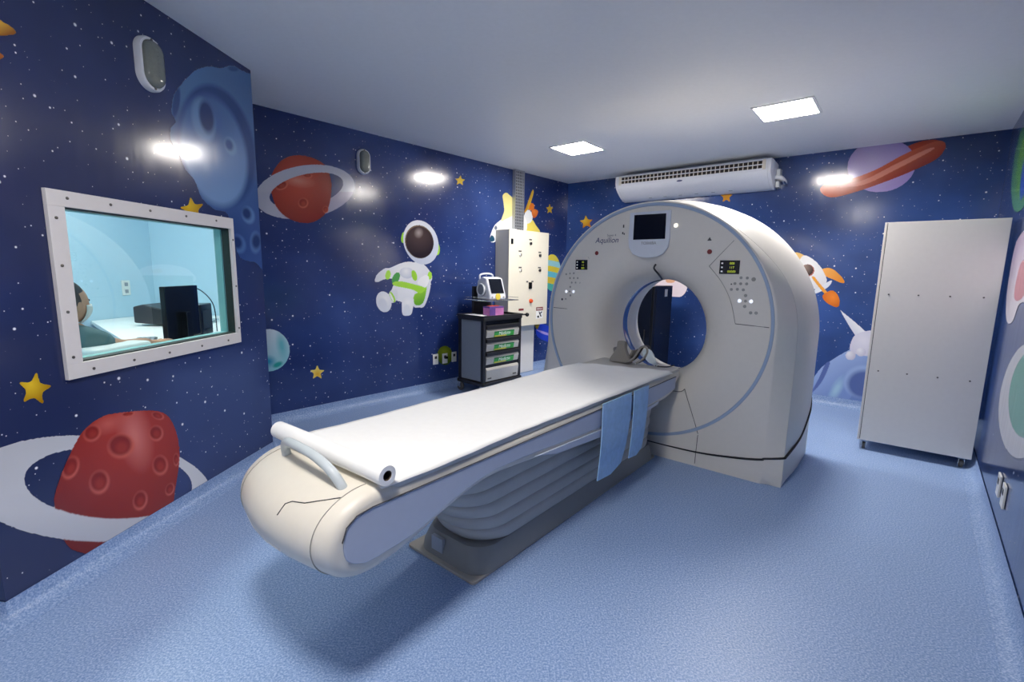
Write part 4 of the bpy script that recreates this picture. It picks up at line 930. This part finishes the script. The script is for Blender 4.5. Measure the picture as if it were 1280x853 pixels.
# ================================================================= wall sockets
def socket(fr, x, y, z, w, h, label, side=1, plug=False, grp=None):
    t = thing('wall_socket', label, 'socket', fr, x, y, z, group='white wall socket plates')
    b = MB(); b.box(*sorted((side*.002, side*.012)), -w/2, w/2, -h/2, h/2); b.build('plate', M['outletw'], t, bevel=.003)
    MB().box(*sorted((side*.012, side*.014)), -w*.22, w*.22, h*.05, h*.30).build('outlet_face', M['cartblk'], t, smooth=0)
    if plug: MB().box(*sorted((side*.013, side*.045)), -.018, .018, h*.0, h*.22).build('plug', M['black'], t, bevel=.004)
socket(W2, 0, 3.445, .372, .078, .125, 'leftmost white socket plate on the far-left wall near the cart')
socket(W2, 0, 3.588, .366, .078, .125, 'white socket plate with black plug over the green painted disc', plug=True)
socket(W2, 0, 3.732, .368, .072, .125, 'white socket plate closest to the equipment cart')
socket(WR, 0, 3.665, .295, .085, .125, 'far white socket plate low on the right wall', -1)
socket(WR, 0, 3.475, .300, .085, .125, 'near white socket plate low on the right wall', -1)

# ================================================================= equipment cart
def cart():
    X0, Y0_ = .395, 3.975
    t = thing('medical_cart', 'black and grey wheeled medical cart with green labelled drawers', 'cart', W2, X0, Y0_)
    x0, x1, y0, y1 = -.215, .215, -.325, .325
    MB().box(x0+.03, x1-.045, y0+.012, y0+.03, .155, .86).build('side_panel', M['cartgrey'], t, bevel=.004)
    MB().box(x0+.03, x1-.045, y1-.03, y1-.012, .155, .86).build('side_panel', M['cartgrey'], t, bevel=.004)
    MB().box(x0+.012, x0+.03, y0+.03, y1-.03, .155, .86).build('back_panel', M['cartgrey'], t, bevel=.004)
    for x in (x0, x1-.045):
        for y in (y0, y1-.045): MB().box(x, x+.045, y, y+.045, .12, .87).build('post', M['cartblk'], t, bevel=.006)
    MB().prism(rrect(x0-.02, x1+.02, y0-.02, y1+.02, .04), .108, .145).build('base', M['cartblk'], t, bevel=.006)
    top = MB().prism(rrect(x0-.012, x1+.015, y0-.012, y1+.012, .03), .865, .90).build('top', M['cartblk'], t, bevel=.005)
    rim = MB()
    for a in ((x0-.012, x1+.015, y0-.012, y0+.006), (x0-.012, x1+.015, y1-.006, y1+.012), (x0-.012, x0+.006, y0-.012, y1+.012), (x1-.004, x1+.015, y0-.012, y1+.012)): rim.box(*a, .90, .922)
    rim.build('rim', M['cartblk'], top, bevel=.003)
    MB().box(x1-.04, x1-.02, y0+.045, y1-.045, .14, .865).build('front_frame', M['cartblk'], t, smooth=0)
    MB().box(x1-.03, x1-.012, y0+.05, y1-.05, .815, .850).build('slot', M['black'], t, smooth=0)
    for z0, z1, lab in ((.665, .765, 1), (.510, .610, 1), (.355, .455, 1), (.155, .315, 0)):
        d = MB().prism([(x1-.035, z0), (x1-.004, z0), (x1+.010, z1-.025), (x1-.004, z1), (x1-.035, z1)], y0+.05, y1-.05, 'y').build('drawer', M['drawer'], t, bevel=.004)
        if lab:
            MB().box(x1-.02, x1+.018, y0+.045, y1-.045, z1, z1+.045).build('handle', M['cartblk'], d, bevel=.006)
            ang = math.atan2(.014, z1-.025-z0)
            L = MB().prism([(x1-.0025, z0+.004), (x1-.0005, z0+.004), (x1+.0125, z1-.027), (x1+.0105, z1-.027)], y0+.17, y1-.14, 'y').build('label_card', M['green'], d, smooth=0)
            MB().prism([(x1-.0003, z0+.006), (x1+.0006, z0+.006), (x1+.004, z0+.022), (x1+.003, z0+.022)], y0+.18, y1-.27, 'y').build('yellow_wave', M['yellow'], d, smooth=0)
            MB().prism([(x1+.0093, z1-.040), (x1+.0112, z1-.040), (x1+.0130, z1-.028), (x1+.0118, z1-.028)], y0+.17, y1-.14, 'y').build('dark_edge', M['greend'], d, smooth=0)
            tm = text_mesh('label_lettering', 'Médicto', 0.060, M['whitemark'], d, (x1+.0068, .02, z0+.028), (PI/2-.0, 0, PI/2))
            tm.rotation_euler = (PI/2+ang, 0, PI/2); tm.location = (x1+.0052, .02, z0+.024)
        else:
            for y in (y0+.10, y1-.12): MB().box(x1+.004, x1+.008, y-.03, y+.03, z0+.03, z0+.045).build('catch', M['rubber'], d, smooth=0)
    MB().tube([(x1-.02, y1+.01, .905), (x1+.01, y1+.05, .905), (x1+.035, y1+.05, .905)], .010, 8).build('lock_arm', M['cartblk'], t)
    mesh_ball('knob', (x1+.045, y1+.05, .905), (.024, .024, .024), M['black'], t, 14, 10)
    for x in (x0+.025, x1-.015):
        for y in (y0+.01, y1-.01):
            w = MB().lathe([(.001, -.015), (.047, -.015), (.052, -.009), (.052, .009), (.047, .015), (.001, .015)], (x+.01, y, .052), 'y', 20).build('caster', M['rubber'], t)
            MB().box(x-.02, x+.03, y-.026, y-.020, .045, .109).box(x-.02, x+.03, y+.020, y+.026, .045, .109).box(x-.02, x+.03, y-.026, y+.026, .104, .110).build('fork', M['chrome'], w, bevel=.002)
            MB().lathe([(.016, -.017), (.016, .017)], (x+.01, y, .052), 'y', 12).build('hub', M['drawer'], w)
    # monitor shelf on a dark post behind
    MB().box(x0-.01, x0+.02, -.10, .20, .88, 1.24).build('rear_post_panel', M['cartblk'], t, bevel=.006)
    s = MB()
    sx0, sx1, sy0, sy1, sz = x0+.02, x1-.04, -.24, .30, 1.085
    for k in range(15): yy = sy0+(sy1-sy0)*k/14; s.tube([(sx0, yy, sz), (sx1, yy, sz)], .0022, 5)
    s.tube([(sx0, sy0, sz), (sx1, sy0, sz), (sx1, sy1, sz), (sx0, sy1, sz)], .005, 8, closed=True)
    s.tube([(sx0, sy0, sz+.035), (sx1, sy0, sz+.035)], .003, 6).tube([(sx0, sy1, sz+.03), (sx1, sy1, sz+.03)], .003, 6)
    s.tube([((sx0+sx1)/2, .03, .90), ((sx0+sx1)/2, .03, sz)], .008, 8)
    s.build('wire_shelf', M['wirem'], t)
cart()
t = thing('defibrillator', 'white portable patient monitor with round side pad on the wire shelf', 'defibrillator', W2, .37, 4.01, 1.0915, rot=-.12)
MB().prism([(-.12, 0), (.13, 0), (.13, .05), (.055, .25), (-.02, .27), (-.12, .22)], -.125, .125, 'y').build('body', M['acw'], t, bevel=.018, seg=3)
th = math.atan2(.075, .20)
MB().prism([(.1255, .075), (.1275, .0755), (.0625, .243), (.0605, .2425)], -.095, .095, 'y').build('screen', M['screen'], t, smooth=0)
MB().lathe([(.040, .0), (.036, .006), (.001, .006)], (.129, 0, .035), 'x', 20).build('yellow_dial', M['yel'], t)
for y in (-.085, .085): MB().lathe([(.012, .0), (.010, .006), (.001, .006)], (.129, y, .03), 'x', 12).build('knob', M['btn'], t)
MB().lathe([(.001, -.155), (.055, -.155), (.07, -.15), (.075, -.13), (.075, -.12)], (-.01, 0, .115), 'y', 24).build('side_pad', M['cartgrey'], t)
MB().tube([(-.01+.068*math.cos(a), -.153, .115+.068*math.sin(a)) for a in [2*PI*k/24 for k in range(24)]], .009, 8, closed=True).build('pad_ring', M['acw'], t)
MB().tube(curve_pts([(-.10, -.10, .24), (-.10, -.09, .29), (-.09, 0, .305), (-.10, .09, .29), (-.10, .10, .24)], 5), .011, 8).build('carry_handle', M['acw'], t)
t = thing('supply_box', 'pink and purple supply carton on the cart top', 'box', W2, .46, 3.96, .901, rot=-.1)
MB().box(-.06, .06, -.11, .11, 0, .11).build('carton', M['pink'], t, bevel=.003); MB().box(.0602, .0612, -.108, -.02, .01, .10).build('printed_panel', M['purple'], t, smooth=0)
MB().box(-.061, .061, -.111, .111, .095, .112).build('lid', M['purple'], t, bevel=.002); MB().box(-.03, .02, -.08, .07, .1125, .122).build('pulled_tissue', M['orange'], t, bevel=.003)
o = MB().prism(rrect(-.13, .13, -.12, .10, .02), .0, .012).build('paper_pad', M['paper'], bevel=.003); place(o, W2, .33, 3.78, .9005); tag(o, 'white pad of paper on the left of the cart top', 'paper pad')

# ================================================================= electrical cabinet, duct and cable tray
t = thing('electrical_cabinet', 'cream steel electrical cabinet with switches, mounted on the far-left wall', 'electrical cabinet', W2, 0, 4.848, .70)
hw = .4025
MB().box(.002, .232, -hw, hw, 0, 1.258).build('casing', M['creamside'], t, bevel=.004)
dr = MB().box(.234, .250, -hw-.004, hw+.004, -.004, 1.262).build('door', M['cream'], t, bevel=.005)
def cab(px_, py_): y, z = W2.hit((635+px_*.0703, 285+py_*.0703), .25); return y-4.848, z-.70
def cab2(px_, py_): y, z = W2.hit((635+px_*.0762, 340+py_*.0762), .25); return y-4.848, z-.70
for p, q in ((cab(400, 210), cab(400, 280)), (cab(215, 415), cab(215, 480)), (cab(215, 705), cab(215, 760)), (cab(565, 437), cab(565, 490)), (cab(557, 708), cab(560, 755))):
    MB().box(.250, .252, p[0]-.028, p[0]+.028, p[1]-.009, p[1]+.009).build('name_tag', M['rubber'], dr, smooth=0)
    MB().lathe([(.020, 0), (.020, .012), (.014, .02), (.001, .02)], (.250, q[0], q[1]), 'x', 14).build('switch', M['outletw'] if q[0] < .0 else M['cartblk'], dr)
    MB().box(.268, .276, q[0]-.004, q[0]+.004, q[1]-.018, q[1]+.018).build('lever', M['black'], dr, smooth=0)
y_, z_ = cab(72, 240); MB().box(.250, .256, y_-.02, y_+.02, z_-.035, z_+.035).build('latch', M['black'], dr, bevel=.003)
y_, z_ = cab(110, 90); MB().box(.250, .251, y_-.05, y_+.05, z_-.05, z_+.05).build('sticker', M['paper'], dr, smooth=0)
y_, z_ = cab2(360, 225); MB().box(.250, .262, y_-.03, y_+.03, z_-.045, z_+.045).build('main_switch', M['black'], dr, bevel=.004); MB().box(.262, .285, y_-.008, y_+.008, z_-.035, z_+.035).build('lever', M['black'], dr, bevel=.003)
for p in (cab2(315, 162), cab2(400, 160)): MB().box(.250, .252, p[0]-.02, p[0]+.02, p[1]-.01, p[1]+.01).build('name_tag', M['rubber'], dr, smooth=0)
y_, z_ = cab2(368, 478); MB().lathe([(.030, 0), (.030, .008), (.022, .03), (.001, .032)], (.250, y_, z_), 'x', 16).build('stop_button', M['orange'], dr)
y_, z_ = cab2(515, 665); st = MB().box(.250, .2512, y_-.075, y_+.075, z_-.085, z_+.075).build('warning_sticker', M['paper'], dr, smooth=0)
MB().box(.2512, .2518, y_-.075, y_+.075, z_+.025, z_+.075).build('red_header', M['redmark'], dr, smooth=0)
text_mesh('warning_lettering', 'PERIGO', .034, M['whitemark'], dr, (.252, y_, z_+.038), (PI/2, 0, PI/2))
MB().add([(.2520, y_+.05, z_+.015), (.2520, y_-.01, z_-.02), (.2520, y_+.01, z_-.03), (.2520, y_+.06, z_+.0)], [(0, 1, 2, 3)]).add([(.2520, y_-.02, z_+.015), (.2520, y_+.0, z_+.01), (.2520, y_+.05, z_-.06), (.2520, y_+.02, z_-.06)], [(0, 1, 2, 3)]).add([(.2520, y_-.05, z_-.05), (.2520, y_-.02, z_-.04), (.2520, y_-.0, z_-.07), (.2520, y_-.04, z_-.075)], [(0, 1, 2, 3)]).build('warning_mark', M['black'], dr, smooth=0)
y_, z_ = cab2(215, 620); MB().box(.250, .2515, y_-.05, y_+.05, z_-.014, z_+.014).build('red_tag', M['redmark'], dr, smooth=0)
t = thing('cable_duct', 'white upright cable duct between the electrical cabinet and the floor', 'cable duct', W2, 0, 4.99, 0)
MB().box(.004, .10, -.17, .17, .101, .698).box(.082, .10, -.17, .17, .002, .101).build('trunk', M['white'], t, bevel=.004); MB().box(.10, .104, -.155, .155, .01, .69).build('cover', M['white'], t, bevel=.002)
t = thing('cable_tray', 'perforated grey cable tray rising from the cabinet to the ceiling', 'cable tray', W2, 0, 4.84, 1.965)
b = MB(); th_, ww = .795, .085
for k in range(21):
    z = .001+k*(th_-.02)/20
    b.box(.060, .062, -ww, ww, z, z+.014)
for k in range(8): y = -ww+k*2*ww/7; b.box(.060, .062, y-.006, y+.006, .001, th_)
for s in (-1, 1): b.box(.004, .062, s*ww-.001, s*ww+.001, .001, th_)
b.build('perforated_face', M['galv'], t, smooth=0)
MB().box(.004, .008, -ww, ww, .001, th_).build('back', M['rubber'], t, smooth=0)
for k in range(3): MB().tube([(.03, -.05+.05*k, .002), (.035, -.045+.045*k, .4), (.03, -.05+.05*k, .79)], .010, 8).build('cable', M['cable'], t)

# ================================================================= air conditioner
t = thing('air_conditioner', 'long white ceiling air conditioner with dark louvred outlet', 'air conditioner', WB, -.002, 2.15, 2.40)
prof_ac = [(0, .30), (-.30, .312), (-.316, .300), (-.318, .190), (-.300, .150), (-.25, .105), (-.17, .050), (-.09, .012), (-.03, .0), (0, .005)]
L0, L1 = -.87, .93
b = MB(); b.loft([[(x, y, z) for x, z in prof_ac] for y in (L0, L1)])
body = b.build('casing', M['acw'], t, bevel=.004)
for y0, y1 in ((L0-.045, L0-.001), (L1+.001, L1+.05)):
    rings = []
    for y in (y0, (y0*.7+y1*.3) if y0 < 0 else (y0*.3+y1*.7), y1):
        e = .02 if (y == y0 and y0 < 0) or (y == y1 and y1 > 0) else 0
        rings.append([(min(-.001, x+e) if x < -.1 else x, y, max(z, .004)-(e if z > .25 else -e)) for x, z in prof_ac])
    if y0 > 0: rings = rings
    MB().loft(sorted(rings, key=lambda r: r[0][1])).build('end_cap', M['acw'], t, smooth=40)
MB().box(-.3200, -.3165, L0+.05, L1-.05, .198, .288).build('outlet', M['acin'], t, smooth=0)
b = MB(); nv = 34
for k in range(nv+1): y = L0+.05+(L1-L0-.10)*k/nv; b.box(-.330, -.3195, y-.0045, y+.0045, .198, .288)
b.build('vane', M['slat'], t, smooth=0)
b = MB()
for z in (.197, .243, .289): b.box(-.334, -.3195, L0+.045, L1-.045, z-.0045, z+.0045)
b.build('louvre_bar', M['acw'], t, smooth=0)
for y0, y1 in ((L0+.02, L0+.055), (L1-.055, L1-.02)): MB().box(-.333, -.317, y0, y1, .19, .296).build('louvre_end', M['slat'], t, bevel=.003)
MB().lathe([(.030, -.001), (.030, -.004), (.001, -.005)], (-.31, .02, .170), 'x', 20) if 0 else None
bd = MB().loft([[(-.3135+.0-.003*q, .10+.036*math.cos(a), .166+.010*math.sin(a)) for a in [2*PI*k/20 for k in range(20)]] for q in (0, 1)]).build('badge', M['acbadge'], t)
bd.rotation_euler = (0, 0, 0)
for k in range(6): 
    y = -.45+k*.2; MB().box(-.125, -.105, y-.02, y+.02, .022, .026).build('screw_cover', M['cartgrey'], t, smooth=0)
MB().box(-.16, -.02, L0+.05, L1-.05, .302, .358).build('ceiling_bracket', M['galv'], t, smooth=0)
MB().tube(curve_pts([(-.10, L0-.04, .13), (-.10, L0-.10, .12), (-.06, L0-.13, .09), (-.01, L0-.13, .07)], 5), .022, 10).build('pipe', M['acw'], t)
MB().tube(curve_pts([(-.12, L0-.04, .10), (-.11, L0-.12, .08), (-.05, L0-.15, .05), (-.01, L0-.15, .04)], 5), .010, 8).build('pipe', M['chrome'], t)
MB().box(-.10, -.004, L0-.09, L0-.05, .02, .22).build('bracket', M['galv'], t, bevel=.003)

# ================================================================= white cabinet on casters
t = thing('storage_cabinet', 'tall plain white steel cabinet on casters in the right corner', 'cabinet', FC, .24, -.345, 0)
w2_, dd = .35, .235
MB().box(-dd+.02, dd, -w2_, w2_, .082, 1.862).build('carcass', M['cab'], t, bevel=.003)
MB().box(-dd, -dd+.016, -w2_+.002, w2_-.02, .084, 1.860).build('front_panel', M['cab'], t, bevel=.002)
MB().box(-dd+.0165, -dd+.0195, -w2_+.0, w2_-.003, .09, 1.855).build('gap', M['seam'], t, smooth=0)
MB().box(-dd, -dd+.018, w2_-.016, w2_, .084, 1.860).build('edge_strip', M['cab'], t, bevel=.002)
for z in (.68, 1.30):
    for y in (-.27, -.09, .09, .27): MB().lathe([(.006, 0), (.006, -.004), (.001, -.005)], (-dd, y, z), 'x', 10).build('rivet', M['rubber'], t)
for x in (-dd+.05, dd-.05):
    for y in (-w2_+.05, w2_-.05):
        w = MB().lathe([(.001, -.011), (.026, -.011), (.029, -.006), (.029, .006), (.026, .011), (.001, .011)], (x, y, .029), 'y', 18).build('caster', M['rubber'], t)
        MB().box(x-.02, x+.02, y-.019, y-.014, .025, .08).box(x-.02, x+.02, y+.014, y+.019, .025, .08).box(x-.03, x+.03, y-.03, y+.03, .076, .082).build('fork', M['chrome'], w, bevel=.002)

# ================================================================= black equipment rack behind the scanner
t = thing('equipment_rack', 'tall black equipment rack behind the scanner, seen through the bore', 'equipment rack', FT, -1.01, 5.67, 0)
MB().box(-.30, .30, -.28, .28, .03, 1.283).build('casing', M['black'], t, bevel=.008)
MB().box(-.272, .272, -.292, -.281, .06, 1.26).build('front_door', M['screen'], t, bevel=.004)
MB().box(.3005, .304, -.235, .255, .08, 1.25).build('side_panel', M['screen'], t, bevel=.002)
MB().box(.304, .306, .02, .10, 1.15, 1.24).build('label_plate', M['galv'], t, smooth=0)
MB().box(.20, .21, -.305, -.292, .55, .75).build('handle', M['cartblk'], t, bevel=.003)
for x in (-.25, .25):
    for y in (-.23, .23): MB().box(x-.03, x+.03, y-.03, y+.03, 0, .03).build('foot', M['rubber'], t)

# ================================================================= camera, world, colour
cd_ = bpy.data.cameras.new('camera'); cam = bpy.data.objects.new('camera', cd_); C.objects.link(cam)
cd_.sensor_width = 36; cd_.lens = F_PX*36/1280; cd_.clip_start = .02; cd_.clip_end = 60
cam.rotation_euler = Matrix((tuple(CRT), tuple(CUP), tuple(-FWD))).transposed().to_euler(); cam.location = (0, 0, EYE)
bpy.context.scene.camera = cam
w = bpy.data.worlds.new('world'); bpy.context.scene.world = w; w.use_nodes = True
w.node_tree.nodes['Background'].inputs['Color'].default_value = (.5, .6, .8, 1); w.node_tree.nodes['Background'].inputs['Strength'].default_value = .0
vs = bpy.context.scene.view_settings
vs.view_transform = 'Standard'; vs.look = 'None'; vs.exposure = EXPO; vs.gamma = 1; vs.use_curve_mapping = False
bpy.context.scene.cycles.max_bounces = 8; bpy.context.scene.cycles.diffuse_bounces = 5; bpy.context.scene.cycles.glossy_bounces = 4
bpy.context.scene.cycles.sample_clamp_indirect = 6
bpy.context.scene.cycles.use_denoising = True
